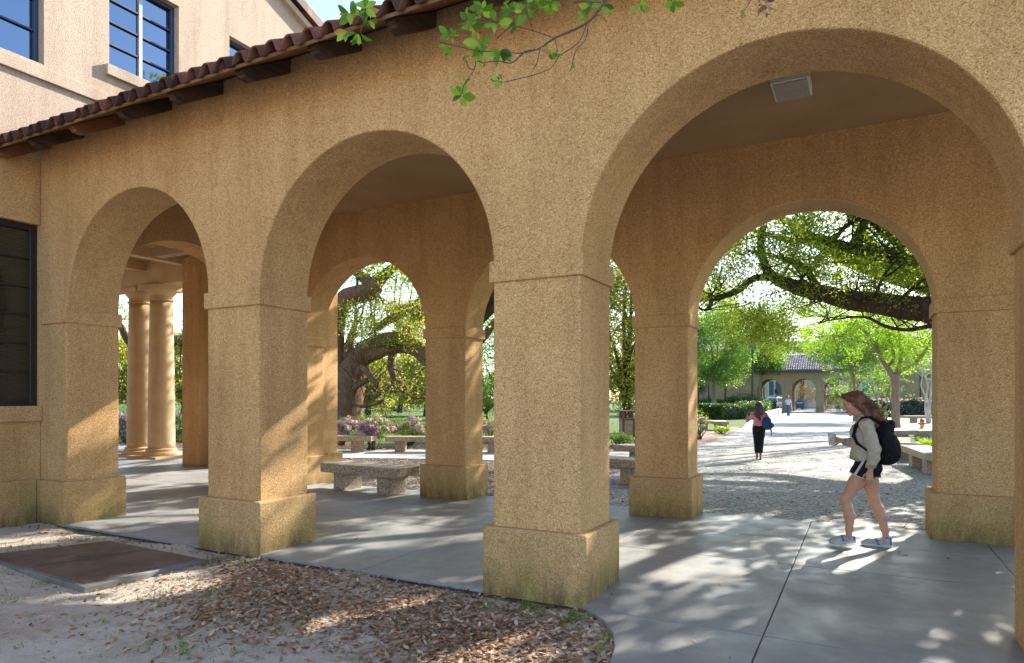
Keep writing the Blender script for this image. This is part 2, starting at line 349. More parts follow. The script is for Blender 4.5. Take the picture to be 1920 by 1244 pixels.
sheet('leaf_bed', [(2.3, 15.6), (3.9, 13.4), (8, 13), (8, 27), (2.7, 27)], -.0, M['litter_far'])
# ================================================================ arcade
X0 = {'f': [-9.62, -6.335, -2.75, .80], 'fw': .80}
D1, TF, D2, TB = 4.861, .68, 8.943, .57
ARC = thing('arcade', 'tan pebble stucco arcade with round arches, square piers and a red clay tile eave', 'arcade', (-3, 7, 0))
ZB, ZT, ZP = 2.568, 2.745, .535
def arcwall(name, piers, Y0, Y1, crown, ztop, mat, parent, zs=None, bottom=-.3, seg=56, smooth=True):
    """piers: list of (x left, x right); between each pair an arch"""
    out = []; P = []
    for i, (a, b) in enumerate(piers):
        P += [(a, bottom), (b, bottom)]
        if i+1 < len(piers):
            c_ = piers[i+1][0]; R = (c_-b)/2; m = (b+c_)/2; z0 = crown-R
            for j in range(seg+1):
                t = math.pi*(1-j/seg); P.append((m+R*math.cos(t), z0+R*math.sin(t)))
    P += [(piers[-1][1], ztop), (piers[0][0], ztop)]
    bm = bmesh.new()
    A = [bm.verts.new((x, Y0, z)) for x, z in P]; B = [bm.verts.new((x, Y1, z)) for x, z in P]
    fa = bm.faces.new(A); fb = bm.faces.new(B[::-1]); n = len(P); sd_ = []
    for i in range(n): sd_.append(bm.faces.new((A[i], B[i], B[(i+1) % n], A[(i+1) % n])))
    bm.normal_update()
    for f in sd_: f.smooth = smooth
    for e in bm.edges:
        if len(e.link_faces) == 2 and e.calc_face_angle(0) > rad(25): e.smooth = False
    return bmput(name, bm, mat, parent)
def ringbox(bm, a, b, y0, y1, z0, z1, e): box(bm, (a-e, y0-e, z0), (b+e, y1+e, z1))
fp = [(-9.75, -9.03), (-6.335, -5.535), (-2.755, -1.965), (.90, 1.70), (4.45, 5.25)]
# every pier of the front wall bulges with its own impost band and plinth
o = arcwall('front_wall', fp, D1, D1+TF, 4.09, 5.02, M['stucco'], ARC); bev(o, .018, 2, 60)
bp = [(-9.90, -9.10), (-6.35, -5.585), (-2.815, -2.075), (.735, 1.55), (4.2, 5.0)]
o = arcwall('back_wall', bp, D2, D2+TB, 4.045, 4.98, M['stucco'], ARC); bev(o, .018, 2, 60)
# transverse wall with an arch at the building end, in the plane x = -9.9
def xwall(name, Y, X_0, X_1, crown, ztop, mat, parent, seg=48):
    P = [(Y[0], -.3), (Y[1], -.3)]; R = (Y[2]-Y[1])/2; m = (Y[1]+Y[2])/2; z0 = crown-R
    for j in range(seg+1):
        t = math.pi*(1-j/seg); P.append((m+R*math.cos(t), z0+R*math.sin(t)))
    P += [(Y[2], -.3), (Y[3], -.3), (Y[3], ztop), (Y[0], ztop)]
    bm = bmesh.new(); prism(bm, P, 'x', X_0, X_1)
    for f in bm.faces:
        if len(f.verts) == 4: f.smooth = True
    bm.normal_update()
    for e in bm.edges:
        if len(e.link_faces) == 2 and e.calc_face_angle(0) > rad(25): e.smooth = False
    return bmput(name, bm, mat, parent)
o = xwall('end_wall', (5.545, 5.60, 8.88, 8.94), -10.45, -9.905, 4.18, 4.98, M['stucco'], ARC)
for (a, b) in fp[:4]:
    bm = bmesh.new(); aa = a if a > -9.7 else -9.60
    ringbox(bm, aa, b, D1, D1+TF, ZB, ZT, .028) if a > -9.7 else box(bm, (aa, D1-.028, ZB), (b+.028, D1+TF+.028, ZT))
    bev(bmput('impost', bm, M['stucco'], ARC), .012, 2)
    if a > 0: continue
    bm = bmesh.new()
    ringbox(bm, aa, b, D1, D1+TF, -.3, ZP, .068) if a > -9.7 else box(bm, (aa, D1-.068, -.3), (b+.068, D1+TF+.068, ZP))
    bev(bmput('plinth', bm, M['stucco_plinth'], ARC), .022, 3)
for (a, b) in bp[:4]:
    bm = bmesh.new(); ringbox(bm, a, b, D2, D2+TB, ZB, ZT-.01, .028); bev(bmput('impost', bm, M['stucco'], ARC), .012, 2)
    bm = bmesh.new(); ringbox(bm, a, b, D2, D2+TB, -.3, ZP-.01, .065); bev(bmput('plinth', bm, M['stucco_plinth'], ARC), .022, 3)
# thickened buttress behind the last back pier, beside the hall
bm = bmesh.new(); box(bm, (-9.95, D2+TB+.002, -.3), (-9.135, D2+TB+.42, 4.2)); bev(bmput('buttress', bm, M['stucco'], ARC), .015, 2)
bm = bmesh.new(); box(bm, (-10.0, D2+TB+.07, -.3), (-9.07, D2+TB+.50, ZP+.01)); bev(bmput('plinth', bm, M['stucco_plinth'], ARC), .02, 2)
bm = bmesh.new(); box(bm, (-9.90, D1+TF+.002, 4.846), (5.1, D2-.002, 4.93)); bmput('ceiling', bm, M['plaster'], ARC)
# roof: soffit boards, eave board, rafter tails, tiles
YE, ZE = 4.22, 4.63; PITCH = .61; YR = 7.1
def rz(y): return ZE+(y-YE)*PITCH
bm = bmesh.new()
prism(bm, [(YE, ZE+.0), (YE, ZE+.022), (YR, rz(YR)+.022), (YR, rz(YR)+.0)], 'x', -9.60, 5.1)
bmput('soffit', bm, M['wood_soffit'], ARC)
bm = bmesh.new()
prism(bm, [(YE-.012, ZE-.006), (YE-.012, ZE+.024), (YE-.001, ZE+.024), (YE-.001, ZE-.006)], 'x', -9.60, 5.1)
bmput('eave_board', bm, M['wood_edge'], ARC)
bm = bmesh.new(); prism(bm, [(YR, rz(YR)), (YR, rz(YR)+.022), (9.95, rz(YR)-(9.95-YR)*PITCH+.022), (9.95, rz(YR)-(9.95-YR)*PITCH)], 'x', -9.60, 5.1)
bmput('rear_soffit', bm, M['wood_soffit'], ARC)
tails = [-9.42, -8.68, -7.85, -6.98, -6.13, -5.14, -4.22, -3.38, -2.50, -1.62, -.75, .12, 1.0, 1.88, 2.76]
for i, x in enumerate(tails):
    new = i in (0, 2)
    pr = [(D1+.01, rz(D1)-.15), (D1+.01, rz(D1)-.004), (YE+.05, rz(YE+.05)-.004), (YE+.05, rz(YE+.05)-.045), (YE+.075, rz(YE+.075)-.06), (YE+.09, rz(YE+.09)-.095), (YE+.13, rz(YE+.13)-.115), (YE+.17, rz(YE+.17)-.15), (YE+.21, rz(YE+.21)-.155)]
    bm = bmesh.new(); prism(bm, pr, 'x', x-.05, x+.05)
    o = bev(bmput('rafter_tail', bm, M['wood_red'] if new else M['wood_dark'], ARC), .006, 1)
    if new: o['label'] = 'newer reddish rafter tail'
def tiles(name, x0, x1, ya, yb, za, slope, mat, parent, per=.213, row=.36, sgn=1):
    n = int(round((x1-x0)/per)); us = []
    for i in range(n):
        c_ = x0+(i+.5)*per
        for t in np.linspace(-.5, .5, 19)[:-1]:
            u = t*per; h = .094*math.sqrt(max(0, 1-(u/.075)**2)) if abs(u) < .075 else -.0+.012*abs(math.sin((abs(u)-.075)*60))*-1
            us.append((c_+u, h))
    m = int(abs(yb-ya)/row)+1; V = []; Fc = []; k = len(us)
    R = np.random.default_rng(3); jit = R.normal(0, .012, (m, n)); jz = np.abs(R.normal(0, .006, (m, n)))
    for r in range(m):
        for e in (0, 1):
            for i, (u, h) in enumerate(us):
                y = ya+sgn*(r*row+e*(row+.05)-.07)+jit[r, min(i//18, n-1)]; z = za+(abs(y-ya) if sgn*(y-ya) > 0 else -abs(y-ya))*slope
                V.append((u, y, z+h+.028+(0 if e else .022)+jz[r, min(i//18, n-1)]))
        b = r*2*k
        for i in range(k-1): Fc.append((b+i, b+i+1, b+k+i+1, b+k+i))
    o = raw(name, np.array(V), Fc, mat, parent, smooth=True)
    s_ = o.modifiers.new('thick', 'SOLIDIFY'); s_.thickness = .016; s_.offset = -1
    return o
tiles('roof_tiles', -9.60, 5.1, YE, YR, ZE+.0, PITCH, M['tile'], ARC)
tiles('rear_roof_tiles', -9.60, 5.1, 9.95, YR, rz(YR)-(9.95-YR)*PITCH, PITCH, M['tile'], ARC, sgn=-1)
# light fixture on the ceiling
LF = thing('ceiling_light', 'square surface mounted light with a prismatic lens under the arcade ceiling', 'ceiling light', (-.65, 7.33, 4.84))
bm = bmesh.new(); box(bm, (-.83, 7.10, 4.75), (-.47, 7.56, 4.845)); bev(bmput('housing', bm, M['metal_white'], LF), .008, 2)
bm = bmesh.new(); box(bm, (-.81, 7.12, 4.735), (-.49, 7.54, 4.7495)); bev(bmput('lens', bm, M['lens'], LF), .004, 2)
# ================================================================ the hall on the left
XB = -9.62
HALL = thing('hall_building', 'two storey pebble stucco hall with blue framed windows and a colonnaded porch', 'building', (-12, 3, 0))
def wall_with_holes(name, X, T, outline, holes, mat, parent):
    """wall in the plane x = X; outline and holes in (y, z); holes (y0, z0, y1, z1)"""
    ys = sorted({p[0] for p in outline} | {h[0] for h in holes} | {h[2] for h in holes})
    top = sorted([p for p in outline if p[1] > 5], key=lambda p: p[0]); zb = min(p[1] for p in outline)
    def zt(y):
        for a, b in zip(top, top[1:]):
            if a[0]-1e-6 <= y <= b[0]+1e-6: return a[1]+(b[1]-a[1])*(y-a[0])/(b[0]-a[0])
    V = []; Fc = []
    def quad(y0, z0, y1, z1, z0b=None, z1b=None):
        b = len(V); z0b = z0 if z0b is None else z0b; z1b = z1 if z1b is None else z1b
        for yy, zz in ((y0, z0), (y1, z0b), (y1, z1b), (y0, z1)): V.append((X, yy, zz))
        Fc.append((b, b+1, b+2, b+3))
    for y0, y1 in zip(ys, ys[1:]):
        m = (y0+y1)/2; z = zb
        for h in sorted([h for h in holes if h[0] < m < h[2]], key=lambda h: h[1]):
            quad(y0, z, y1, h[1]); z = h[3]
        quad(y0, z, y1, zt(y0), z, zt(y1))
    for y0, z0, y1, z1 in holes:
        for P in (((y0, z0), (y1, z0)), ((y1, z0), (y1, z1)), ((y1, z1), (y0, z1)), ((y0, z1), (y0, z0))):
            b = len(V)
            for (yy, zz), xx in ((P[0], X), (P[0], X-T), (P[1], X-T), (P[1], X)): V.append((xx, yy, zz))
            Fc.append((b, b+1, b+2, b+3))
    return raw(name, V, Fc, mat, parent)
holes_up = [(3.2, 6.02, 4.90, 7.80), (5.76, 6.40, 6.86, 7.82), (7.81, 6.40, 8.91, 7.82), (1.0, 6.02, 2.2, 7.80)]
hole_low = [(3.0, 1.50, 4.853, 3.885)]
wall_with_holes('upper_wall', XB, .16, [(-6, 4.75), (10.02, 4.75), (10.02, 8.86), (-6, 14.6)], holes_up, M['stucco_pink'], HALL)
wall_with_holes('lower_wall', XB, .20, [(-6, -.3), (4.86, -.3), (4.86, 4.749)], hole_low, M['stucco'], HALL) if False else None
bm = bmesh.new()
def slab(x0, x1, y0, y1, z0, z1): box(bm, (x0, y0, z0), (x1, y1, z1))
slab(XB-.35, XB, -6, 3.0, -.3, 4.748); slab(XB-.35, XB, 3.0, 4.853, -.3, 1.50); slab(XB-.35, XB, 3.0, 4.853, 3.885, 4.748)
bmput('lower_wall', bm, M['stucco'], HALL)
bm = bmesh.new(); slab(XB-.34, XB+.055, -6, 4.79, -.3, .55); bev(bmput('base_course', bm, M['stucco_plinth'], HALL), .015, 2)
bm = bmesh.new(); slab(XB-.3, XB+.045, -6, 5.7, 5.80, 5.97); bev(bmput('string_course', bm, M['stucco_pink'], HALL), .008, 2)
bm = bmesh.new(); slab(XB-5, XB-.2, 9.8, 10.02, 4.9, 9.2); bmput('rear_wall', bm, M['stucco_pink'], HALL)
bm = bmesh.new(); slab(XB-6, XB-.36, -5.9, 5.5, 4.6, 4.74); bmput('inner_floor', bm, M['plaster'], HALL)
bm = bmesh.new(); prism(bm, [(-6.4, 14.85), (10.35, 8.68), (10.35, 8.86), (-6.4, 15.03)], 'x', XB-7, XB+.16); bmput('roof', bm, M['tile'], HALL)
bm = bmesh.new(); prism(bm, [(-6.5, 14.70), (10.25, 8.53), (10.25, 8.64), (-6.5, 14.82)], 'x', XB-.05, XB+.10); bmput('roof_rake', bm, M['stucco_pink'], HALL)
bm = bmesh.new(); box(bm, (XB-7, 10.36, 8.66), (XB+.18, 10.47, 8.80)); bmput('gutter', bm, M['frame_dark'], HALL)
def window(y0, z0, y1, z1, cols, rows, inset=.15, fw=.055, mat='frame_blue', glass='glass', mull=None, blind=False):
    fr = bmesh.new(); x = XB-inset
    for a, b, c_, d in ((y0, z0, y0+fw, z1), (y1-fw, z0, y1, z1), (y0+fw, z0, y1-fw, z0+fw), (y0+fw, z1-fw, y1-fw, z1)):
        box(fr, (x-.05, a, b), (x+.02, c_, d))
    f = bev(bmput('window', fr, M[mat], HALL), .004, 1)
    bars = bmesh.new(); W_ = y1-y0-2*fw; H_ = z1-z0-2*fw
    for i in range(1, cols):
        yy = y0+fw+W_*i/cols; w_ = .05 if mull else .012
        b2 = bmesh.new(); box(b2, (x-.03, yy-w_/2, z0+fw), (x+.012, yy+w_/2, z1-fw)); bmput('mullion', b2, M[mull or mat], f)
    for i in range(1, rows):
        zz = z0+fw+H_*i/rows; box(bars, (x-.028, y0+fw, zz-.011), (x+.006, y1-fw, zz+.011))
    bmput('muntins', bars, M[mat], f)
    p = bmesh.new(); box(p, (x-.036, y0+fw-.002, z0+fw-.002), (x-.030, y1-fw+.002, z1-fw+.002)); bmput('pane', p, M[glass], f)
    return f
for h in holes_up[:1]+holes_up[3:]: window(*h, 2, 4, mull='frame_blue')
for h in holes_up[1:3]:
    window(*h, 2, 4, mull='white_bar', inset=.13)
    bm = bmesh.new(); box(bm, (XB-.12, h[0]-.06, h[1]-.16), (XB+.06, h[2]+.06, h[1]-.005)); bev(bmput('sill', bm, M['stucco_pink'], HALL), .008, 2)
window(*hole_low[0], 2, 6, inset=.10, fw=.08, mat='frame_dark', glass='glass_dark')
bm = bmesh.new(); box(bm, (XB-.1, 2.9, 1.30), (XB+.05, 4.858, 1.497)); bev(bmput('sill', bm, M['stucco_plinth'], HALL), .01, 2)
# porch west of the arcade: entablature, ceiling beams, square pillar, columns in pairs
bm = bmesh.new(); box(bm, (-22, 11.2, 4.62), (-10.47, 11.85, 5.25)); bmput('entablature', bm, M['smooth_stone'], HALL)
bm = bmesh.new(); box(bm, (-22, 5.5, 5.25), (-10.46, 11.95, 5.45)); bmput('porch_ceiling', bm, M['plaster'], HALL)
for x in (-20.6, -18.9, -17.2, -15.5, -13.8, -12.1):
    bm = bmesh.new(); box(bm, (x-.13, 5.7, 5.02), (x+.13, 11.198, 5.248)); bmput('ceiling_beam', bm, M['smooth_stone'], HALL)
bm = bmesh.new(); box(bm, (-22, 5.3, -.3), (-10.46, 5.6, 5.25)); bmput('porch_wall', bm, M['stucco'], HALL)
bm = bmesh.new(); box(bm, (-14.60, 10.5, 0), (-13.98, 11.1, 5.0)); box(bm, (-13.978, 10.9, 0), (-12.9, 11.15, 5.0)); bev(bmput('square_pillar', bm, M['stucco'], HALL), .012, 2)
bm = bmesh.new(); box(bm, (-13.90, 10.80, 0), (-12.9, 10.898, .56)); bev(bmput('pillar_plinth', bm, M['stucco'], HALL), .012, 2)
def column(x, y):
    bm = bmesh.new()
    prof = [(.335, .20)]+[(.335-.055*(t**1.6), .20+4.02*t) for t in np.linspace(.05, 1, 16)]
    lathe(bm, prof, (x, y, 0), 32); s_ = bmput('column', bm, M['smooth_stone'], HALL, smooth=True)
    bm = bmesh.new(); lathe(bm, [(.285, 0), (.30, .0), (.31, .03), (.295, .05), (.285, .06), (.285, .14), (.30, .15), (.345, .21), (.375, .25), (.385, .27)], (x, y, 4.22), 32)
    box(bm, (x-.41, y-.41, 4.491), (x+.41, y+.41, 4.62)); bmput('capital', bm, M['smooth_stone'], s_, smooth=False)
    bm = bmesh.new(); lathe(bm, [(.46, .0), (.47, .05), (.46, .09), (.40, .10), (.385, .13), (.39, .17), (.35, .20)], (x, y, .06), 32)
    box(bm, (x-.52, y-.52, 0), (x+.52, y+.52, .058)); bmput('column_base', bm, M['smooth_stone'], s_)
column(-17.85, 11.55); column(-16.85, 11.5); column(-21.3, 11.5)
# ================================================================ utility hatch
M['rim_grey'] = simple('weathered rim concrete', (.12, .11, .10), (.24, .225, .205), 4, .9, .3)
HX = thing('utility_hatch', 'rusty two leaf checker plate hatch in a concrete rim sunk in the sandy yard', 'hatch', (-6.75, 3.95, 0))
HP = [(-8.00, 4.02), (-7.30, 4.62), (-5.72, 4.32), (-5.72, 4.32)]
H_ = [Vector((-7.95, 3.55, 0)), Vector((-7.55, 4.48, 0)), Vector((-5.85, 4.40, 0)), Vector((-5.80, 3.36, 0))]
A_, B_, C_, D_ = Vector((-7.99, 3.42, 0)), Vector((-7.48, 4.50, 0)), Vector((-5.78, 4.42, 0)), Vector((-5.84, 3.28, 0))
bm = bmesh.new(); prism(bm, [v[:2] for v in (A_, B_, C_, D_)], 'z', -.12, .002); bev(bmput('rim', bm, M['rim_grey'], HX), .012, 2)
def lerp(a, b, t): return a+(b-a)*t
for t0, t1 in ((.045, .486), (.514, .955)):
    q = [lerp(lerp(A_, D_, t0), lerp(B_, C_, t0), u) for u in (.05, .95)]+[lerp(lerp(A_, D_, t1), lerp(B_, C_, t1), u) for u in (.95, .05)]
    bm = bmesh.new(); prism(bm, [v[:2] for v in q], 'z', -.03, .016); pl = bmput('hatch_plate', bm, M['plate'], HX)
    tm = t1-.03 if t0 < .3 else t0+.03
    bm = bmesh.new(); c_ = lerp(lerp(A_, D_, tm), lerp(B_, C_, tm), .52); d = (B_-A_).normalized(); n_ = Vector((-d.y, d.x, 0))
    vs = [bm.verts.new(c_+d*a+n_*b+Vector((0, 0, .019))) for a, b in ((-.14, -.012), (.14, -.012), (.14, .012), (-.14, .012))]; bm.faces.new(vs)
    bmput('lift_slot', bm, M['black_metal'], pl)
# ================================================================ benches
def bench(a, b, depth, label, top=.46, th=.15, legs=(.22, .78), legw=.30, group='granite benches', side=1, ang=0.0):
    """slab bench whose front top edge runs from a to b; depth goes to the left of that direction (side=1)"""
    a, b = Vector((a[0], a[1], 0)), Vector((b[0], b[1], 0)); L = (b-a).length; rz_ = math.atan2(b.y-a.y, b.x-a.x)
    t = thing('bench', label, 'bench', a, rz_, group)
    y0, y1 = (0, depth) if side > 0 else (-depth, 0)
    bm = bmesh.new(); box(bm, (0, y0, top-th), (L, y1, top)); bev(bmput('seat', bm, M['granite'], t, world=False), .012, 2)
    for u in legs:
        bm = bmesh.new(); c_ = L*u; box(bm, (c_-legw/2, y0+.10, -.02), (c_+legw/2, y1-.10, top-th-.002)); bev(bmput('leg', bm, M['granite'], t, world=False), .01, 2)
    return t
bench((-8.50, 8.80), (-6.72, 8.60), .62, 'speckled granite bench standing between the two rear piers nearest the hall', legw=.26, th=.16, legs=(.20, .80))
bench((-16.6, 14.35), (-13.0, 15.55), .50, 'long low bench behind the mulch bed, left of the gap with the azalea', legs=(.1, .86))
bench((-12.6, 15.7), (-10.7, 16.6), .50, 'long low bench behind the mulch bed, right of the gap with the azalea', legs=(.2, .8))
bench((-10.66, 16.62), (-7.4, 17.9), .50, 'low bench seen in the narrow gap left of the big front pier', legs=(.3, .75))
bench((-5.1, 12.2), (-3.5, 11.75), .55, 'dark shaded bench, nearer one of the two beside the trash bin', legs=(.2, .72))
bench((-5.45, 15.6), (-3.7, 15.0), .55, 'pale bench, farther one of the two beside the trash bin', legs=(.3, .7))
bench((-9.2, 33.2), (-6.15, 35.2), .55, 'long bench at the lawn edge left of the plaza', legs=(.25, .68))
bench((-6.55, 33.6), (-5.85, 33.85), 1.0, 'short end block bench catching the sun at the lawn edge', legs=(.55,), legw=.5)
bench((.78, 18.9), (1.12, 16.1), .62, 'near granite bench right of the walking woman', side=1, legs=(.28, .80), legw=.42)
bench((.55, 22.5), (.72, 19.6), .60, 'middle granite bench hidden partly by the black backpack', side=1, legs=(.25, .75))
bench((.9, 27.0), (2.25, 27.3), .62, 'far angled granite bench in front of the young tree', side=1, legs=(.25, .75), legw=.4)
bench((1.95, 17.05), (4.2, 18.6), .45, 'bench half hidden by the right rear pier', side=1, legs=(.2, .8))
bench((2.4, 50), (5.5, 51.5), .6, 'distant low bench in front of the violet hedge', side=1, legs=(.2, .8))
# low planter wall beside the far hedge
p = [G(1438, 790), G(1466, 778)]
bm = bmesh.new(); d = (p[1]-p[0]).normalized(); n_ = Vector((-d.y, d.x, 0))*.35
prism(bm, [tuple((p[0]+n_*k_+d*u)[:2]) for k_, u in ((0, 0), (0, (p[1]-p[0]).length), (1, (p[1]-p[0]).length), (1, 0))], 'z', -.05, .62)
tag(bev(bmput('planter_wall', bm, M['concrete_out']), .02, 2), 'low pale concrete planter wall beside the far clipped hedge', 'planter wall')
# ================================================================ plants
def smooth_path(P, sub=4):
    P = np.array(P, float); n = len(P)
    if n < 3 or sub < 2: return P
    out = []
    for i in range(n-1):
        p0, p1, p2, p3 = P[max(i-1, 0)], P[i], P[i+1], P[min(i+2, n-1)]
        for t in np.arange(sub)/sub:
            out.append(.5*((2*p1)+(-p0+p2)*t+(2*p0-5*p1+4*p2-p3)*t*t+(-p0+3*p1-3*p2+p3)*t**3))
    out.append(P[-1]); out = np.array(out); out[:, 3] = np.maximum(out[:, 3], .002); return out
class Tubes:
    def __init__(s): s.V = []; s.F = []; s.n = 0
    def add(s, P, seg=8, sub=4, rough=.08, R=None):
        R = R or rng; P = smooth_path(P, sub); n = len(P); p = P[:, :3]; r = P[:, 3]
        T = np.gradient(p, axis=0); T /= np.linalg.norm(T, axis=1)[:, None]+1e-9
        up = np.array([0, 0, 1.]) if abs(T[0, 2]) < .9 else np.array([1., 0, 0])
        N = np.cross(T[0], up); N /= np.linalg.norm(N)
        a = np.arange(seg)*2*np.pi/seg; lump = R.normal(0, rough, (n, seg))
        for i in range(1, n): lump[i] = .7*lump[i-1]+.5*lump[i]
        for i in range(n):
            N = N-T[i]*N.dot(T[i]); N /= np.linalg.norm(N)+1e-9; B = np.cross(T[i], N)
            rr = r[i]*(1+lump[i]); s.V.append(p[i]+rr[:, None]*(np.cos(a)[:, None]*N+np.sin(a)[:, None]*B))
        i = (np.arange(n-1)[:, None]*seg+np.arange(seg)[None]).ravel()
        j = (np.arange(n-1)[:, None]*seg+(np.arange(seg)+1)[None] % seg).ravel()
        s.F.append(np.stack([i, j, j+seg, i+seg], 1)+s.n); s.n += n*seg
        return P
    def build(s, name, mat, parent=None): return raw(name, np.concatenate(s.V), np.concatenate(s.F), mat, parent, smooth=True)
def leaves(C, D, size, width=.42, R=None, fold=.25):
    """one folded rhomb per leaf; C centres, D directions"""
    R = R or rng; n = len(C); D = D/(np.linalg.norm(D, axis=1)[:, None]+1e-9)
    U = R.normal(size=(n, 3)); U[:, 2] += .9; Sd = np.cross(D, U); Sd /= np.linalg.norm(Sd, axis=1)[:, None]+1e-9; Nn = np.cross(Sd, D)
    L = (size*R.uniform(.65, 1.3, n))[:, None]; w = L*width*.5
    V = np.empty((n, 4, 3)); V[:, 0] = C; V[:, 1] = C+D*L*.5+Sd*w+Nn*w*fold; V[:, 2] = C+D*L; V[:, 3] = C+D*L*.5-Sd*w+Nn*w*fold
    return V.reshape(-1, 3)
def leafmesh(name, Vs, mat, parent=None):
    V = np.concatenate(Vs) if isinstance(Vs, list) else Vs
    return raw(name, V, np.arange(len(V)).reshape(-1, 4), mat, parent)
def cloud(centres, rad_, per, size, flat=.7, R=None, width=.42, droop=0.):
    """leaf clumps: each centre gets a clump of leaves pointing outward"""
    R = R or rng; C = np.array(centres, float); n = len(C)
    rr = np.broadcast_to(rad_, (n,))
    off = R.normal(size=(n, per, 3)); off /= np.linalg.norm(off, axis=2)[..., None]+1e-9
    off *= (R.uniform(0, 1, (n, per, 1))**.5)*rr[:, None, None]; off[..., 2] *= flat
    P = (C[:, None]+off).reshape(-1, 3); D = off.reshape(-1, 3)+R.normal(size=(n*per, 3))*rr.mean()*.6; D[:, 2] -= droop
    return leaves(P, D, size, width, R)
def grow(T, start, d, L, r, depth, R, tips, spread=.6, seg=6, up=.05, kids=3, wig=.25, minr=.004):
    d = np.array(d, float); d /= np.linalg.norm(d); P = [(*start, r)]; p = np.array(start, float); k = 4
    for i in range(k):
        d = d+R.normal(0, wig, 3)*.5; d[2] += up; d /= np.linalg.norm(d); p = p+d*L/k; P.append((*p, max(r*(1-.6*(i+1)/k), minr)))
    T.add(P, seg, 2, .08, R)
    if depth == 0: tips.append(p.copy()); tips.append((p+np.array(P[2][:3]))/2); return
    for c_ in range(kids):
        i = R.integers(2, k+1) if c_ else k
        nd = d+R.normal(0, spread, 3); grow(T, P[i][:3], nd, L*R.uniform(.55, .8), P[i][3]*.85, depth-1, R, tips, spread, max(4, seg-1), up, kids, wig, minr)
def simple_tree(name, label, base, h_trunk, r, crown_c, crown_r, nclump, per, size, lm, bm_, seed, cat='tree', group=None, clump=.5, limbs=6, fill=.35, trunk_pts=None):
    R = np.random.default_rng(seed); t = thing(name, label, cat, base, 0, group); T = Tubes(); b = np.array(base, float)
    tp = [(*(b+np.array([0, 0, -.1])), r*1.35), (*(b+[0, 0, .3]), r*1.05), (*(b+[.05*h_trunk*R.normal(), .02, h_trunk*.6]), r*.9), (*(b+[.05*h_trunk*R.normal(), 0, h_trunk]), r*.8)]
    T.add(tp, 10, 3, .05, R); top = np.array(tp[-1][:3]); cc = np.array(crown_c, float); cr = np.array(crown_r, float)
    C = []
    for i in range(nclump):
        v = R.normal(size=3); v /= np.linalg.norm(v); q = cc+v*cr*(R.uniform(fill, 1)**.5)*R.uniform(.8, 1.06); C.append(q)
    C = np.array(C)
    for i in R.choice(len(C), min(limbs, len(C)), replace=False):
        e = C[i]; m = top+(e-top)*.5+R.normal(size=3)*cr.mean()*.10+np.array([0, 0, cr[2]*.06])
        T.add([(*(top-np.array([0, 0, .1])), r*.55), (*m, r*.3), (*e, r*.08)], 6, 3, .08, R)
    T.build('trunk', bm_, t)
    leafmesh('crown', cloud(C, clump*R.uniform(.6, 1.3, len(C)), per, size, .7, R), lm, t); return t
# ---- the great live oak right of the plaza, whose limbs cross the large arch
def P3(x, y, d, r): return (*at(x, y, d), r)
OAK = thing('live_oak', 'huge live oak whose dark limbs cross the view through the right arch', 'tree', tuple(G(1900, 872)))
R1 = np.random.default_rng(11); T = Tubes()
bx = G(1900, 872); b = np.array(bx)
T.add([(*(b+[0, 0, -.3]), 1.05), (*(b+[0, 0, .4]), .72), (*(b+[-.05, .1, 1.6]), .60), (*(b+[-.25, .2, 2.8]), .62), (*(b+[-.2, .6, 4.2]), .52)], 18, 4, .05, R1)
fork = b+[-.2, .2, 2.7]
limbs = []
def limb(P, seg=12, rough=.07, first=None):
    if first is not None: P = [(*first[0], first[1])]+P
    Q = T.add(P, seg, 5, rough, R1); limbs.append(Q); return Q
limb([P3(1800, 596, 15.0, .34), P3(1745, 583, 15.2, .30), P3(1700, 577, 15.4, .275), P3(1650, 569, 15.6, .25), P3(1590, 562, 15.8, .225), P3(1540, 550, 16, .195), P3(1490, 538, 16.2, .17), P3(1450, 520, 16.4, .13), P3(1432, 490, 16.6, .10), P3(1426, 450, 16.8, .085), P3(1430, 415, 17, .07), P3(1415, 340, 17.4, .05), P3(1390, 260, 18, .03)], first=(fork, .36))
limb([P3(1455, 522, 16.4, .10), P3(1415, 522, 16.3, .085), P3(1385, 545, 16.1, .075), P3(1355, 556, 16, .068), P3(1338, 560, 16, .062), P3(1331, 552, 16, .055), P3(1333, 570, 15.9, .05), P3(1322, 582, 15.9, .035), P3(1300, 572, 15.8, .02)], 9)
limb([P3(1840, 505, 15.4, .30), P3(1750, 486, 15.8, .24), P3(1690, 481, 16, .21), P3(1640, 475, 16.2, .19), P3(1600, 466, 16.5, .14), P3(1560, 455, 16.8, .12), P3(1530, 445, 17, .10), P3(1490, 452, 17.4, .08), P3(1440, 440, 17.8, .06), P3(1370, 420, 18.2, .035)], first=(fork+[0, .2, .9], .36))
limb([P3(1595, 467, 16.5, .12), P3(1610, 440, 16.6, .115), P3(1628, 405, 16.9, .10), P3(1660, 330, 17.5, .08), P3(1700, 230, 18, .05)], 9)
limb([P3(1560, 455, 16.8, .06), P3(1585, 425, 16.7, .05), P3(1605, 412, 16.6, .04), P3(1650, 390, 16.3, .02)], 7)
limb([P3(1540, 552, 16, .10), P3(1510, 505, 16.3, .09), P3(1480, 490, 16.6, .08), P3(1450, 480, 17, .05), P3(1400, 470, 17.4, .03)], 8)
limb([P3(1800, 600, 15.0, .12), P3(1742, 612, 15.3, .06), P3(1700, 619, 15.5, .045), P3(1660, 612, 15.7, .04), P3(1620, 595, 15.8, .03), P3(1560, 600, 16, .02), P3(1535, 607, 16.1, .012)], 7)
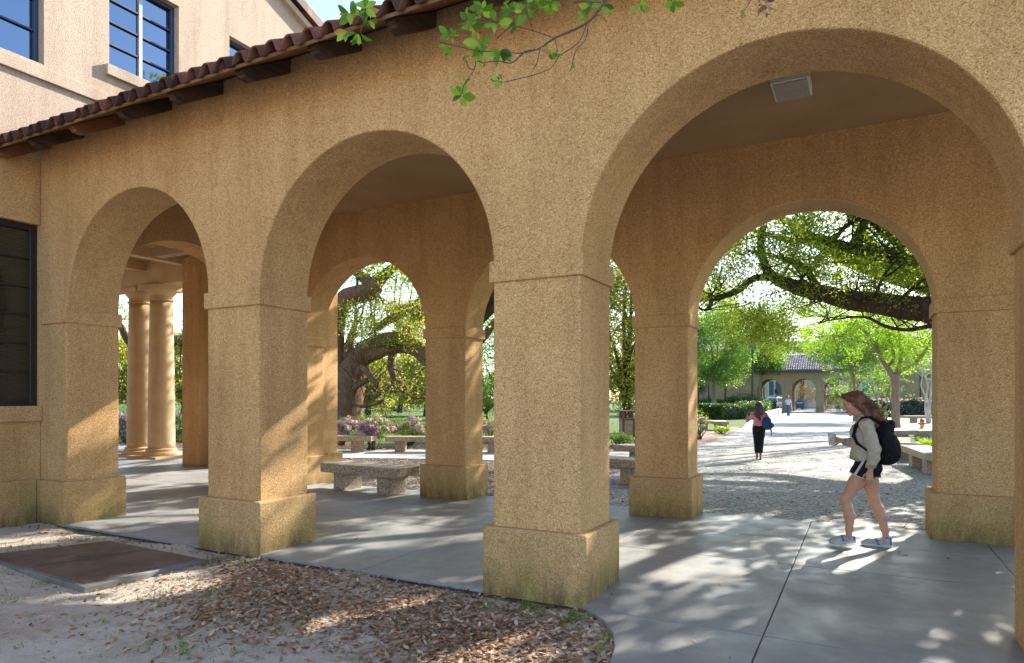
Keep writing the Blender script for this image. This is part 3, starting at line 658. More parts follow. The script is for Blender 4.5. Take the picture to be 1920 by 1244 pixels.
# limbs out of the picture, towards and over the arcade and away
for az, el, L, r0 in ((200, 28, 9, .3), (160, 32, 11, .32), (120, 30, 12, .30), (60, 35, 10, .28), (10, 30, 9, .25), (310, 30, 8, .25), (235, 40, 9, .28), (185, 50, 9, .25), (90, 60, 8, .22), (140, 55, 10, .25)):
    d = np.array([math.cos(rad(az))*math.cos(rad(el)), math.sin(rad(az))*math.cos(rad(el)), math.sin(rad(el))]); q0 = fork+[0, 0, 1.2]; P = [(*q0, r0)]; q = q0.copy()
    for i in range(5): d = d+R1.normal(0, .15, 3); d[2] -= .02; d /= np.linalg.norm(d); q = q+d*L/5; P.append((*q, r0*(1-.17*(i+1))))
    limb(P, 8)
tips = []
for Q in limbs:
    n = len(Q); L = len(Q)
    for k_ in range(int(L*.42)):
        i = R1.integers(int(L*.25), L); d = R1.normal(size=3); d[2] = abs(d[2])*.6+.1
        grow(T, Q[i, :3], d, R1.uniform(.7, 1.5), max(Q[i, 3]*.22, .018), 1, R1, tips, .7, 5, .02, 3)
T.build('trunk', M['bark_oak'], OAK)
tips = np.array(tips)
def campix(P):
    P = np.asarray(P); d = -SY*P[:, 0]+CY*P[:, 1]; r = CY*P[:, 0]+SY*P[:, 1]; return 964.5+1246*r/d, 747.1-1246*(P[:, 2]-1.6)/d, d
LV = [cloud(tips, .26, 22, .085, .8, R1, .36)]
# fine foliage along the limbs seen through the arch
fine = []
for (x0, y0, x1, y1, n, s_) in ((1345, 440, 1500, 530, 190, 30), (1450, 410, 1560, 490, 150, 30), (1500, 480, 1740, 550, 430, 34), (1600, 430, 1740, 470, 70, 30), (1330, 500, 1400, 545, 34, 22), (1400, 585, 1480, 640, 190, 30), (1350, 580, 1440, 640, 180, 28), (1640, 560, 1745, 600, 40, 20), (1420, 540, 1640, 585, 80, 24), (1430, 620, 1500, 665, 60, 24)):
    for k_ in range(n):
        fine.append(at(R1.uniform(x0, x1)+R1.normal(0, s_*.3), R1.uniform(y0, y1)+R1.normal(0, s_*.3), R1.uniform(15.2, 18)))
LV.append(cloud(np.array(fine), .20, 24, .075, .7, R1, .34))
# the rest of the crown: coarse clumps, gaps shaped to throw chosen sun patches
cl = []
cc = np.array([b[0]-.6, b[1]-.5, 8.4])
while len(cl) < 3400:
    v = R1.uniform(-1, 1, 3)
    if not .2 < np.linalg.norm(v) < 1: continue
    q = cc+v*np.array([10.5, 9.5, 4.6]); 
    if q[1] > b[1]+3.2 or q[2] < 4.3 or (q[1] < 11.0 and q[2] < 6.8) or q[1] < 9.8: continue
    hx, hy = q[0]-.301*q[2]/.589, q[1]-.954*q[2]/.589
    f_ = math.sin(2.2*hx+1.2*math.sin(1.7*hy)+.6)+math.sin(2.0*hy+.9*math.sin(2.6*hx)+1)
    if hx < .15 and (f_ > -.08 or (f_ > -.9 and ((hx+1.05)/.8)**2+((hy-4.9)/1.25)**2 < 1)): continue
    if hx >= .15 and hx < .6 and f_ > .9: continue
    cl.append(q)
cl = np.array(cl); cx_, cy_, cd_ = campix(cl)
keep = ~((cy_ > 560)); cl = cl[keep]
cx_, cy_, cd_ = campix(cl); vis = (cx_ > 1280) & (cx_ < 1780) & (cy_ > 380)
LV.append(cloud(cl[~vis], .36, 14, .23, .7, R1, .6)); LV.append(cloud(cl[vis], .34, 52, .095, .7, R1, .4))
leafmesh('crown', LV, M['leaf_oak'], OAK)
# ---- second live oak, left, framed by the middle arch
OK2 = thing('live_oak', 'old live oak with thick brown trunk and arching limbs in the middle arch', 'tree', tuple(at(640, 790, 38)*1.0))
T = Tubes(); R2 = np.random.default_rng(21); d0 = 38.0
q = lambda x, y, r, dd=0: P3(x, y, d0+dd, r)
T.add([q(640, 800, 1.5), q(643, 775, 1.12), q(649, 740, 1.0), q(658, 705, .92), q(672, 680, .74)], 18, 4, .05, R2)
limbs2 = []
def l2(*P, seg=10): P = [(*p_[:3], p_[3]*1.22) for p_ in P]; Q = T.add(P, seg, 5, .07, R2); limbs2.append(Q)
l2(q(650, 715, .6), q(668, 675, .50), q(695, 650, .42), q(725, 638, .36, -1), q(755, 638, .34, -1), q(785, 652, .33, -1.5), q(815, 670, .3, -2), q(850, 672, .25, -2), q(900, 640, .2, -2), q(930, 600, .15, -2))
l2(q(660, 690, .45), q(690, 668, .36), q(720, 658, .26, -1), q(745, 655, .2, -1), q(775, 660, .18, -1.5), q(810, 690, .15, -2), q(850, 700, .12, -2))
l2(q(640, 730, .6), q(633, 690, .45), q(631, 640, .40), q(634, 590, .40), q(648, 562, .46), q(675, 552, .44), q(698, 546, .42), q(706, 530, .36), q(722, 515, .26), q(745, 495, .2), q(790, 450, .12))
l2(q(698, 546, .36), q(690, 530, .28), q(672, 512, .22), q(655, 480, .2), q(640, 430, .15))
l2(q(650, 672, .3), q(660, 625, .16), q(668, 600, .10), q(664, 560, .05), seg=7)
l2(q(668, 712, .20, -.5), q(680, 690, .17, -1), q(700, 712, .15, -1.4), q(706, 722, .14, -1.4), q(696, 736, .12, -1.4), q(705, 742, .10, -1.5), q(722, 732, .09, -1.7), q(738, 724, .07, -1.8), q(755, 735, .05, -2), seg=8)
l2(q(735, 655, .16, -1), q(734, 690, .16, -1), q(742, 712, .14, -1), q(757, 722, .12, -1), q(764, 740, .10, -1), q(780, 745, .08, -1), q(800, 747, .06, -1), seg=8)
l2(q(734, 700, .08, -1), q(736, 730, .07, -1), q(728, 745, .05, -1), seg=6)
l2(q(660, 735, .16, -.6), q(672, 722, .15, -1), q(690, 712, .13, -1), seg=7)
l2(q(655, 755, .1, -.6), q(680, 762, .08, -1), q(705, 758, .06, -1), q(720, 748, .05, -1), seg=6)
l2(q(628, 640, .35), q(590, 600, .3), q(540, 560, .26), q(480, 560, .24), q(420, 600, .2), q(350, 636, .28, -2), q(330, 640, .22, -3), q(280, 650, .2, -3), q(245, 645, .16, -4), q(225, 610, .12, -5), q(200, 590, .08, -5))
l2(q(820, 620, .25, -2), q(790, 590, .3, -1), q(765, 580, .3), q(730, 600, .2), q(700, 620, .12))
tips = []
for Q in limbs2:
    L = len(Q)
    for k_ in range(int(L*.34)):
        i = R2.integers(int(L*.2), L); d = R2.normal(size=3); grow(T, Q[i, :3], d, R2.uniform(.8, 2.2), max(Q[i, 3]*.2, .03), 1, R2, tips, .7, 5, .03, 3)
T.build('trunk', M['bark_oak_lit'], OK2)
tips = np.array(tips); tx, ty, _ = campix(tips); tips = tips[~((tx < 705) & (tx > 600) & (ty > 650))]
LV = [cloud(tips, .45, 12, .15, .8, R2, .42)]
fine = []
for (x0, y0, x1, y1, n) in ((710, 500, 800, 570, 34), (640, 570, 720, 640, 130), (720, 570, 800, 620, 110), (740, 600, 800, 650, 120), (660, 500, 720, 530, 10), (200, 570, 250, 620, 22)):
    for k_ in range(n): fine.append(at(R2.uniform(x0, x1), R2.uniform(y0, y1), R2.uniform(34, 42)))
LV.append(cloud(np.array(fine), .42, 24, .15, .8, R2, .4))
cl = []
while len(cl) < 900:
    v = R2.uniform(-1, 1, 3)
    if not .3 < np.linalg.norm(v) < 1: continue
    p_ = np.array(at(650, 470, 38))+v*np.array([15, 13, 6]); 
    if p_[2] < 10.2: continue
    cl.append(p_)
LV.append(cloud(np.array(cl), .9, 12, .32, .7, R2, .5))
leafmesh('crown', LV, M['leaf_oak_gold'], OK2)
# ---- trees behind, beyond the azaleas
def px_tree(name, label, x, ybase, d, hpx, wpx, cyp, lm, bk, seed, per=60, n=130, size=.22, clump=.8, r=.25, group=None, limbs=7, fill=.3, dep=None):
    base = at(x, ybase, d); base.z = -.05; s_ = d/1246; c_ = at(x, cyp, d); rx, rz_ = wpx*s_/2, hpx*s_/2
    return simple_tree(name, label, tuple(base), max(.5, c_.z-rz_*.75), r, (c_.x, c_.y, c_.z), (rx, dep or rx, rz_), n, per, size, lm, bk, seed, group=group, clump=clump, limbs=limbs, fill=fill)
GB = 'trees across the lawn'
px_tree('tree', 'broad yellow green tree far behind the limbs of the old oak, right half', 800, 770, 62, 120, 150, 705, M['leaf_oak_gold'], M['bark_oak'], 31, 60, 380, .26, .9, .3, GB)
px_tree('tree', 'broad olive green tree far behind the trunk of the old oak', 690, 770, 66, 110, 130, 712, M['leaf_oak_gold'], M['bark_oak'], 32, 60, 340, .26, .9, .3, GB)
px_tree('tree', 'sunlit yellow green tree seen left of the two porch columns', 215, 775, 60, 150, 120, 695, M['leaf_oak_gold'], M['bark_oak'], 33, 55, 280, .26, .9, .3, GB)
px_tree('tree', 'green tree seen between the porch columns and the square pillar', 345, 775, 64, 150, 110, 690, M['leaf_oak_gold'], M['bark_oak'], 34, 55, 260, .26, .9, .3, GB)
px_tree('tree', 'deep green tree behind the gap left of the big front pier', 940, 775, 55, 190, 120, 660, M['leaf_green'], M['bark_oak'], 35, 36, 220, .24, .9, .3, GB)
px_tree('tree', 'small green tree behind the azalea left of the big front pier', 912, 785, 42, 80, 90, 738, M['leaf_green'], M['bark_oak'], 41, 40, 160, .14, .5, .15, GB)
px_tree('tree', 'tree hidden mostly by the big front pier', 1050, 770, 48, 260, 190, 620, M['leaf_oak_gold'], M['bark_oak'], 36, 34, 260, .24, .9, .3, GB)
px_tree('tree', 'golden leaved oak behind the trash bin, right of the big front pier', 1175, 790, 32, 330, 190, 620, M['leaf_oak_gold'], M['bark_oak'], 37, 50, 680, .15, .62, .28, GB, 14)
px_tree('tree', 'pale leafed tree whose top shows high in the middle arch', 750, 770, 75, 190, 130, 570, M['leaf_oak_gold'], M['bark_oak'], 38, 10, 200, .3, 1.2, .3, GB)
px_tree('tree', 'low dark green tree behind the left azaleas', 560, 770, 70, 120, 200, 715, M['leaf_green'], M['bark_oak'], 39, 40, 240, .3, 1.0, .3, GB)
px_tree('tree', 'low dark tree at the far edge of the lawn behind the oak', 740, 765, 85, 45, 200, 748, M['leaf_dark'], M['bark_oak'], 40, 40, 140, .3, 1.0, .3, GB)
# ---- trees round the plaza
px_tree('elm_tree', 'fresh green tree left of the lamp post with its trunk rising from the lawn', 1340, 772, 70, 170, 170, 650, M['leaf_green'], M['bark_pale'], 51, 70, 480, .22, .75, .26, None, 16, .2)
px_tree('elm_tree', 'smaller fresh green tree behind the lamp post, in front of the far roof', 1428, 768, 80, 70, 100, 672, M['leaf_green'], M['bark_pale'], 52, 70, 200, .24, .8, .2, None, 8, .2)
px_tree('elm_tree', 'mid green tree in front of the far arcade roof', 1602, 790, 46, 100, 170, 650, M['leaf_green'], M['bark_pale'], 53, 50, 420, .15, .5, .10, None, 10, .2)
px_tree('broad_tree', 'broad pale green tree rising behind the far arcade roof', 1500, 765, 108, 150, 330, 628, M['leaf_green'], M['bark_oak'], 55, 60, 420, .38, 1.5, .4, None)
px_tree('broad_tree', 'dense tree behind the left wing, highest at the left rear pier edge', 1320, 765, 104, 150, 160, 600, M['leaf_oak'], M['bark_oak'], 56, 60, 260, .38, 1.4, .4, None)
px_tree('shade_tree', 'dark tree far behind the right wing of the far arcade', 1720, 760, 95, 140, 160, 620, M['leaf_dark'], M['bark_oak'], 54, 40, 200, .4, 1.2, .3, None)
# young tree with a pale trunk that forks
YT = thing('young_tree', 'young tree with a pale straight trunk forking into a bright yellow green crown', 'tree', tuple(G(1680, 802))); T = Tubes(); R3 = np.random.default_rng(61)
d1 = 36.2; q = lambda x, y, r, dd=0: P3(x, y, d1+dd, r)
T.add([q(1680, 806, .30), q(1680, 800, .24), q(1679, 770, .20), q(1679, 730, .19), q(1678, 710, .21), q(1677, 702, .21)], 14, 4, .04, R3)
tips = []; lb = []
def l3(*P, seg=8): Q = T.add(list(P), seg, 5, .04, R3); lb.append(Q)
l3(q(1676, 708, .18), q(1664, 690, .14), q(1652, 672, .12), q(1640, 645, .10), q(1622, 622, .075), q(1600, 604, .06), q(1590, 590, .04))
l3(q(1679, 706, .17), q(1692, 694, .12), q(1712, 684, .10), q(1728, 668, .09), q(1745, 640, .07), q(1752, 610, .05), q(1765, 570, .03))
l3(q(1664, 690, .10), q(1676, 672, .08), q(1672, 650, .065), q(1664, 630, .055), q(1655, 610, .04), q(1640, 600, .03), q(1625, 590, .02))
l3(q(1680, 700, .10), q(1690, 670, .08), q(1688, 640, .06), q(1684, 610, .045), q(1680, 560, .03))
l3(q(1652, 672, .08), q(1645, 640, .06, 1), q(1650, 600, .05, 1.5), q(1670, 560, .03, 2))
l3(q(1640, 645, .05), q(1610, 640, .04, -1), q(1570, 630, .03, -1.5), q(1530, 632, .02, -2))
for Q in lb:
    for k_ in range(16):
        i = R3.integers(len(Q)//3, len(Q)); grow(T, Q[i, :3], R3.normal(size=3)+[0, 0, .3], R3.uniform(.5, 1.3), .02, 1, R3, tips, .7, 5, .03, 3)
T.build('trunk', M['bark_pale'], YT)
fine = []
for (x0, y0, x1, y1, n) in ((1560, 585, 1640, 640, 95), (1640, 590, 1740, 650, 110), (1680, 640, 1740, 690, 34), (1655, 620, 1700, 690, 60), (1500, 610, 1580, 650, 75), (1500, 640, 1620, 665, 30), (1720, 590, 1790, 680, 40), (1690, 685, 1720, 698, 6)):
    for k_ in range(n): fine.append(at(R3.uniform(x0, x1), R3.uniform(y0, y1), R3.uniform(34.4, 38)))
leafmesh('crown', [cloud(np.array(tips), .26, 12, .13, .7, R3, .4), cloud(np.array(fine), .28, 26, .12, .7, R3, .42)], M['leaf_bright'], YT)
# crape myrtles: several thin stems
def myrtle(label, x, y, d, xs, top, bk, lm, seed, crown=None):
    b = at(x, y, d); b.z = 0; t = thing('crape_myrtle', label, 'small tree', tuple(b)); T = Tubes(); R = np.random.default_rng(seed); tips = []
    for dx in xs:
        P = [(*at(x+dx*.15, y+2, d), .07)]
        for i, u in enumerate(np.linspace(.2, 1, 6)): P.append((*at(x+dx*u+R.normal(0, 2.5), y-(y-top)*u, d+R.normal(0, .3)), .065*(1-.6*u)))
        Q = T.add(P, 7, 4, .05, R)
        for k_ in range(9): i = R.integers(len(Q)//2, len(Q)); grow(T, Q[i, :3], R.normal(size=3)*.7+[0, 0, .8], R.uniform(.4, 1.1), .022, 1, R, tips, .5, 5, .08, 3)
    T.build('stems', bk, t)
    if crown is not None:
        C = [at(R.uniform(crown[0], crown[2]), R.uniform(crown[1], crown[3]), d+R.uniform(-1.6, 1.6)) for _ in range(crown[4])]
        leafmesh('crown', [cloud(np.array(tips), .25, 9, .12, .7, R), cloud(np.array(C), .36, 22, .12, .6, R)], lm, t)
    elif lm: o = leafmesh('buds', cloud(np.array(tips), .2, 3, .07, .7, R), lm, t); o['kind'] = 'stuff'
myrtle('dark green small tree with several slanting stems, left of the young tree', 1657, 792, 47, (-22, -8, 8, 18), 722, M['bark_pale'], M['leaf_green'], 71, (1545, 675, 1665, 738, 130))
myrtle('bare bone white many stemmed crape myrtle beside the right rear pier', 1742, 792, 42, (-22, -10, 2, 14), 660, M['bark_white'], M['leaf_bright'], 72)
def added_canopy(name, label, base, r, rad3, zmin, n, seed, cz):
    R = np.random.default_rng(seed); b = np.array(base, float); t = thing(name, label, 'tree', tuple(b)); T = Tubes(); tp = b+[0, 0, 4.2]
    T.add([(*(b-[0, 0, .2]), r*1.5), (*(b+[0, 0, .5]), r*1.1), (*(b+[.1, .1, 2.5]), r*.9), (*tp, r*.85)], 14, 4, .06, R)
    C = []
    while len(C) < n:
        v = R.uniform(-1, 1, 3)
        if not .3 < np.linalg.norm(v) < 1: continue
        q_ = np.array([b[0], b[1], cz])+v*np.array(rad3)
        if q_[2] < zmin or math.sin(q_[0]*.8+1.1*math.sin(q_[1]*.6))+math.sin(q_[1]*.9+q_[2]*.7+seed) < -.1: continue
        C.append(q_)
    C = np.array(C); _, py, dd = campix(C); C = C[(dd > 0)]
    for i in R.choice(len(C), 16, replace=False):
        e = C[i]; m = tp+(e-tp)*.5+R.normal(0, .3, 3)+[0, 0, .5]; T.add([(*(tp-[0, 0, .2]), r*.5), (*m, r*.28), (*e, .04)], 7, 4, .08, R)
    T.build('trunk', M['bark_oak'], t); leafmesh('crown', cloud(C, .55, 15, .2, .7, R, .5), M['leaf_oak'], t)
bb = at(850, 790, 31); added_canopy('live_oak', 'tall live oak added behind the rear pier with the near bench to shade the walk', (bb.x, bb.y, 0), .42, (9.5, 8, 3.4), 7.6, 700, 201, 9.6)  # canopy added to dapple the walk; trunk kept hidden behind the pier
bb = at(1835, 790, 34); added_canopy('live_oak', 'unseen tall live oak added far right to shade the plaza from high above', (bb.x, bb.y, 0), .45, (12, 7.5, 3.2), 11.2, 900, 202, 13.2)  # added out of view, crown held above the arch, to shade the plaza
# ---- shrubs
def shrub(name, label, lo_hi, n, per, size, lm, seed, cat='shrub', group=None, flower=None, fl=.25, bare=False, rows=None):
    """lo_hi: centre, radii (world); leaf clumps over an ellipsoid with stems"""
    (c_, r_) = lo_hi; c_ = np.array(c_, float); r_ = np.array(r_, float); R = np.random.default_rng(seed)
    t = thing(name, label, cat, (c_[0], c_[1], 0), 0, group); T = Tubes(); C = []
    for i in range(n):
        v = R.normal(size=3); v /= np.linalg.norm(v); v[2] = abs(v[2])*R.uniform(.2, 1.1) if R.random() < .75 else -abs(v[2])*.8
        C.append(c_+v*r_*(R.uniform(.25, 1)**.4)*(1+.12*math.sin(5*v[0]+7*v[1]+seed)))
    C = np.array(C); C[:, 2] = np.maximum(C[:, 2], .05)
    for i in R.choice(n, min(n, 14), replace=False):
        b0 = c_.copy(); b0[2] = 0; b0[:2] += R.normal(0, .12, 2)*r_[:2]; m = (b0+C[i])/2+R.normal(0, .08, 3); T.add([(*b0, .022), (*m, .014), (*C[i], .005)], 5, 2, .1, R)
    T.build('stems', M['bark_twig'], t)
    k = r_.mean()*.28
    leafmesh('foliage', cloud(C, k, per, size, .8, R, .5), lm, t)
    if flower:
        F_ = [p_ for p_ in C if R.random() < fl and p_[2] > c_[2]-.45*r_[2]]
        F_ = np.array(F_)+ (np.array(F_)-c_)*.12
        o = leafmesh('blossoms', cloud(F_, k*.60, 46, size*1.0, .8, R, .95), flower, t)
    return t
def at_shrub(name, label, x, y0, y1, w, d, n, per, size, lm, seed, **kw):
    """shrub between pixel rows y0 (top) and y1 (bottom) at distance d"""
    s_ = d/1246; c_ = at(x, (y0+y1)/2, d); c_.z = max(c_.z, (y1-y0)*s_/2*.9); return shrub(name, label, ((c_.x, c_.y, c_.z), (w*s_/2, w*s_/2*.8, (y1-y0)*s_/2)), n, per, size, lm, seed, **kw)
AZ = 'azaleas in bloom behind the benches'
at_shrub('azalea', 'azalea with a crown of lilac blossom in the gap between two low benches', 701, 778, 832, 66, 20.6, 150, 26, .055, M['leaf_green'], 81, flower=M['flower_lilac'], fl=.38, group=AZ)
at_shrub('azalea', 'wide azalea with lilac blossom behind the low bench right of the gap', 768, 783, 826, 78, 22.4, 170, 26, .055, M['leaf_bright'], 82, flower=M['flower_lilac'], fl=.30, group=AZ)
at_shrub('azalea', 'azalea with scattered pale blossom at the foot of the old oak', 640, 780, 826, 64, 22.6, 130, 22, .055, M['leaf_green'], 83, flower=M['flower_lilac'], fl=.32, group=AZ)
at_shrub('azalea', 'azalea with whitish blossom seen left of the big front pier', 918, 780, 822, 60, 22.5, 110, 22, .055, M['leaf_bright'], 84, flower=M['flower_lilac'], fl=.35, group=AZ)
at_shrub('azalea', 'pink flowered azalea left of the porch columns', 234, 768, 838, 66, 24, 170, 24, .06, M['leaf_green'], 85, flower=M['flower_lilac'], fl=.34, group=AZ)
at_shrub('azalea', 'pink flowered azalea between the porch columns and the square pillar', 336, 770, 838, 60, 24, 160, 24, .06, M['leaf_green'], 86, flower=M['flower_lilac'], fl=.34, group=AZ)
at_shrub('azalea', 'azalea mostly hidden behind the porch columns', 286, 770, 838, 56, 25, 120, 22, .06, M['leaf_green'], 87, flower=M['flower_lilac'], fl=.3, group=AZ)
at_shrub('shrub', 'low plain green bush behind the azaleas, right of the oak trunk', 672, 784, 806, 60, 26, 80, 24, .06, M['leaf_hedge'], 88)
at_shrub('shrub', 'sprawling green bush behind the low bench beside the trash bin', 1160, 812, 832, 50, 22, 60, 20, .06, M['leaf_green'], 89)
at_shrub('shrub', 'small bush with whitish buds at the left rear pier edge', 1312, 764, 815, 30, 26, 50, 12, .05, M['leaf_bright'], 90, flower=M['flower_lilac'], fl=.2)
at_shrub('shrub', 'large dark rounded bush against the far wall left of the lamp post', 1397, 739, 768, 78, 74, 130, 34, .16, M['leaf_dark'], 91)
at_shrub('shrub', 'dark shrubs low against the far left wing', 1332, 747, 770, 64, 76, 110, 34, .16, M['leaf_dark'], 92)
at_shrub('shrub', 'bright green ground cover clump beside the short sunlit bench', 1352, 799, 812, 34, 30, 50, 20, .06, M['leaf_bright'], 93)
at_shrub('shrub', 'low spreading yellow green bush behind the near granite bench', 1728, 824, 848, 78, 17.5, 130, 26, .05, M['leaf_bright'], 94)
BR = 'leafless brown bushes beyond the far arcade'
at_shrub('shrub', 'tall brown leafless bush seen through the middle far arch', 1508, 714, 765, 46, 96, 90, 20, .2, M['leaf_brown'], 95, group=BR)
at_shrub('shrub', 'brown bush behind the pier between the second and third far arches', 1548, 728, 770, 40, 90, 80, 20, .2, M['leaf_brown'], 96, group=BR)
at_shrub('shrub', 'flowering pale green bush seen in the third far arch', 1572, 722, 768, 44, 88, 80, 20, .2, M['leaf_bright'], 97, flower=M['flower_lilac'], fl=.15)
# clipped hedges: boxes filled with leaves
def hedge(label, p, q_, depth, h, n, size, lm, seed, flower=None, fl=.3, cat='hedge'):
    R = np.random.default_rng(seed); p = np.array(p[:2]); q_ = np.array(q_[:2]); d = q_-p; L = np.linalg.norm(d); d /= L; nn = np.array([-d[1], d[0]])
    t = thing('hedge', label, cat, (p[0], p[1], 0)); u = R.uniform(0, 1, (n, 3)); f = R.integers(0, 4, n); dd = R.uniform(0, .12, n)
    u[f == 0, 1] = dd[f == 0]; u[f == 1, 2] = 1-dd[f == 1]*.6; u[f == 2, 0] = dd[f == 2]*(R.random((f == 2).sum()) < .5)+(R.random((f == 2).sum()) < .5)*.0; u[f == 3, 2] = 1-dd[f == 3]
    wob = .06*np.sin(u[:, 0]*L*1.7+seed)+.05*np.sin(u[:, 0]*L*4.1)
    P = np.stack([p[0]+d[0]*u[:, 0]*L+nn[0]*(u[:, 1]*depth), p[1]+d[1]*u[:, 0]*L+nn[1]*(u[:, 1]*depth), u[:, 2]*h*(1+wob)+wob*.3], 1)
    D = R.normal(size=(n, 3)); D[:, 2] += .5
    leafmesh('foliage', leaves(P, D, size, .6, R), lm, t)
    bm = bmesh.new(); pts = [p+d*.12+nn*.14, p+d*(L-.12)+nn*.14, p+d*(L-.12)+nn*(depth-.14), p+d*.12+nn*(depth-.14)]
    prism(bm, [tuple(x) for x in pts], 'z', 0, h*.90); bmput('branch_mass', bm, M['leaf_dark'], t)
    if flower is not None:
        k_ = R.random(n) < fl; leafmesh('blossoms', leaves(P[k_]+R.normal(0, .03, (k_.sum(), 3)), D[k_], size*1.1, .9, R), flower, t)
hedge('clipped box hedge with a sunlit top left of the woman in pink', G(1354, 787), G(1442, 784), 2.2, 1.05, 9000, .12, M['leaf_hedge'], 101)
hedge('paler clipped hedge running on towards the far arcade', G(1432, 779), G(1458, 772), 2.5, 1.15, 6000, .14, M['leaf_hedge'], 102)
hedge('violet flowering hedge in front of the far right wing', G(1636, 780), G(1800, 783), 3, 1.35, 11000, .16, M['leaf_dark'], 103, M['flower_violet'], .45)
# ---- overhanging branch above the viewer
BRN = thing('overhanging_branch', 'thin leafy branch hanging into the top of the view before the stucco wall', 'branch', tuple(at(1160, -40, 3.3)))
T = Tubes(); R4 = np.random.default_rng(131); q = lambda x, y, r, dd=0: P3(x, y, 3.2+dd, r*.72)
T.add([q(1330, -260, .022), q(1230, -120, .016), q(1160, -40, .012), q(1135, 2, .009), q(1110, 35, .0085), q(1085, 52, .008), q(1040, 72, .007), q(1010, 92, .006), q(985, 97, .005), q(960, 118, .0042), q(935, 115, .0036), q(905, 118, .003)], 8, 4, .06, R4)
tw = [[(1040, 72), (1000, 58), (960, 48), (925, 42), (895, 46)], [(1010, 92), (980, 100), (940, 97), (900, 96), (870, 90), (845, 84), (825, 80)], [(905, 118), (893, 115), (890, 130), (878, 148), (870, 160), (866, 178)], [(1100, 45), (1085, 80), (1050, 105), (1030, 130), (985, 145), (955, 152), (945, 155)],
      [(1103, 45), (1098, 75), (1080, 95), (1072, 125), (1068, 135)], [(1012, 92), (1008, 115), (1000, 130)], [(1040, 72), (1045, 95), (1040, 110)], [(1000, 58), (990, 30), (985, 0), (975, -30)], [(1110, 35), (1125, 28), (1138, 42)], [(960, 48), (945, 60), (930, 75)], [(1128, 5), (1090, 3), (1075, 6)], [(925, 42), (905, 30), (890, 18)], [(890, 130), (880, 128), (873, 112)]]
ends = []
for w_ in tw:
    n = len(w_); dd = R4.uniform(-.12, .15); P = [q(x, y, .0034*(1-.55*i/n), dd*i/n) for i, (x, y) in enumerate(w_)]; T.add(P, 6, 3, .1, R4); ends.append(w_)
# second branch: the cluster at the left over the eave, and sprigs at the right edge
T.add([q(1160, -40, .009), q(1000, -110, .008), q(760, -120, .006), q(700, -70, .005), q(688, -10, .004), q(686, 20, .0035), q(676, 60, .002)], 6, 4, .05, R4)
T.add([q(1230, -120, .008), q(1250, -80, .005), q(1260, -40, .004), q(1262, 0, .002)], 6, 3, .05, R4)
T.add([q(1330, -260, .01), q(1420, -100, .004), q(1415, -20, .003), q(1402, 10, .002), q(1390, 25, .0015)], 6, 3, .05, R4)
T.V = [v for v in T.V]; T.build('twigs', M['bark_twig'], BRN)
def big_leaf(x, y, dx, dy, L, dd):
    """a magnolia like leaf: stalk at (x, y), pointing along the picture direction (dx, dy)"""
    p = np.array(at(x, y, 3.2+dd)); e = np.array(at(x+dx, y+dy, 3.2+dd+R4.normal(0, .01))); D = e-p; D /= np.linalg.norm(D)
    v = np.array(ray(x, y)); v /= np.linalg.norm(v); N = -v+R4.normal(0, .55, 3); Sd = np.cross(D, N); Sd /= np.linalg.norm(Sd); N = np.cross(Sd, D)
    V = []; prof = [0, .55, .88, 1, .86, .5, 0]; w = L*.24; n = len(prof)
    for i, a in enumerate(prof):
        c_ = p+D*L*(.06+.94*i/(n-1))+N*L*.10*math.sin(math.pi*i/(n-1)); V += [c_+Sd*a*w+N*a*w*.25, c_, c_-Sd*a*w+N*a*w*.25]
    F_ = []
    for i in range(n-1):
        for k_ in (0, 1): F_.append((3*i+k_, 3*i+k_+1, 3*i+k_+4, 3*i+k_+3))
    return V, F_
LVn = []; LFn = []; cnt = 0
def whorl(x, y, n, L=23, dd=0, a0=None, sp=360):
    global cnt
    n = n+1
    for i in range(n):
        a = rad((a0 or 0)+sp*(i+R4.uniform(-.35, .35))/n); l = L*R4.uniform(.5, 1.12); V, F_ = big_leaf(x+R4.normal(0, 2), y+R4.normal(0, 2), l*math.cos(a), l*math.sin(a), l*3.2/1246, dd+R4.normal(0, .03))
        LVn.extend(V); LFn.extend([tuple(v+cnt for v in f) for f in F_]); cnt += len(V)
whorl(866, 180, 7, 30, 0, 20); whorl(875, 150, 3, 14, 0, 180); whorl(897, 84, 8, 30, .02); whorl(940, 95, 7, 28, .03, 30, 200); whorl(845, 65, 6, 24, 0); whorl(840, 88, 5, 26, 0, 40, 170)
whorl(880, 38, 6, 26, .05); whorl(905, 20, 7, 26, .06); whorl(885, 50, 5, 26, 0); whorl(930, 45, 5, 28, .03); whorl(965, 48, 5, 28, .02, 90, 270); whorl(965, 22, 5, 28, 0, 180); whorl(985, 12, 6, 24, .05); whorl(1015, 8, 7, 26, .02); whorl(1030, 12, 5, 24, .04)
whorl(1030, 5, 6, 22, 0); whorl(1015, 90, 2, 22, 0, 330, 90); whorl(1030, 102, 3, 24, 0, 330, 120); whorl(1095, 28, 4, 18, 0, 60, 240); whorl(1110, 12, 5, 22, .05, 0); whorl(1072, 126, 1, 14, 0, 100); whorl(940, 150, 4, 20, 0, 90, 200)
whorl(903, 130, 1, 20, 0, 90); whorl(873, 106, 3, 10, 0); whorl(1130, 10, 3, 20, 0, 0); whorl(900, 100, 5, 24, .02, 20, 150); whorl(1000, 6, 5, 24, .03); whorl(950, 10, 5, 22, .04)
whorl(685, 18, 8, 28, 0); whorl(655, 25, 7, 30, .02); whorl(670, 62, 5, 30, 0, 30, 160); whorl(690, 40, 5, 26, .03); whorl(650, 60, 2, 26, 0, 90, 120)
whorl(1262, 2, 8, 24, 0, 0); whorl(1200, 6, 4, 22, .02, 20, 140); whorl(1392, 20, 3, 14, .02, 60, 120)
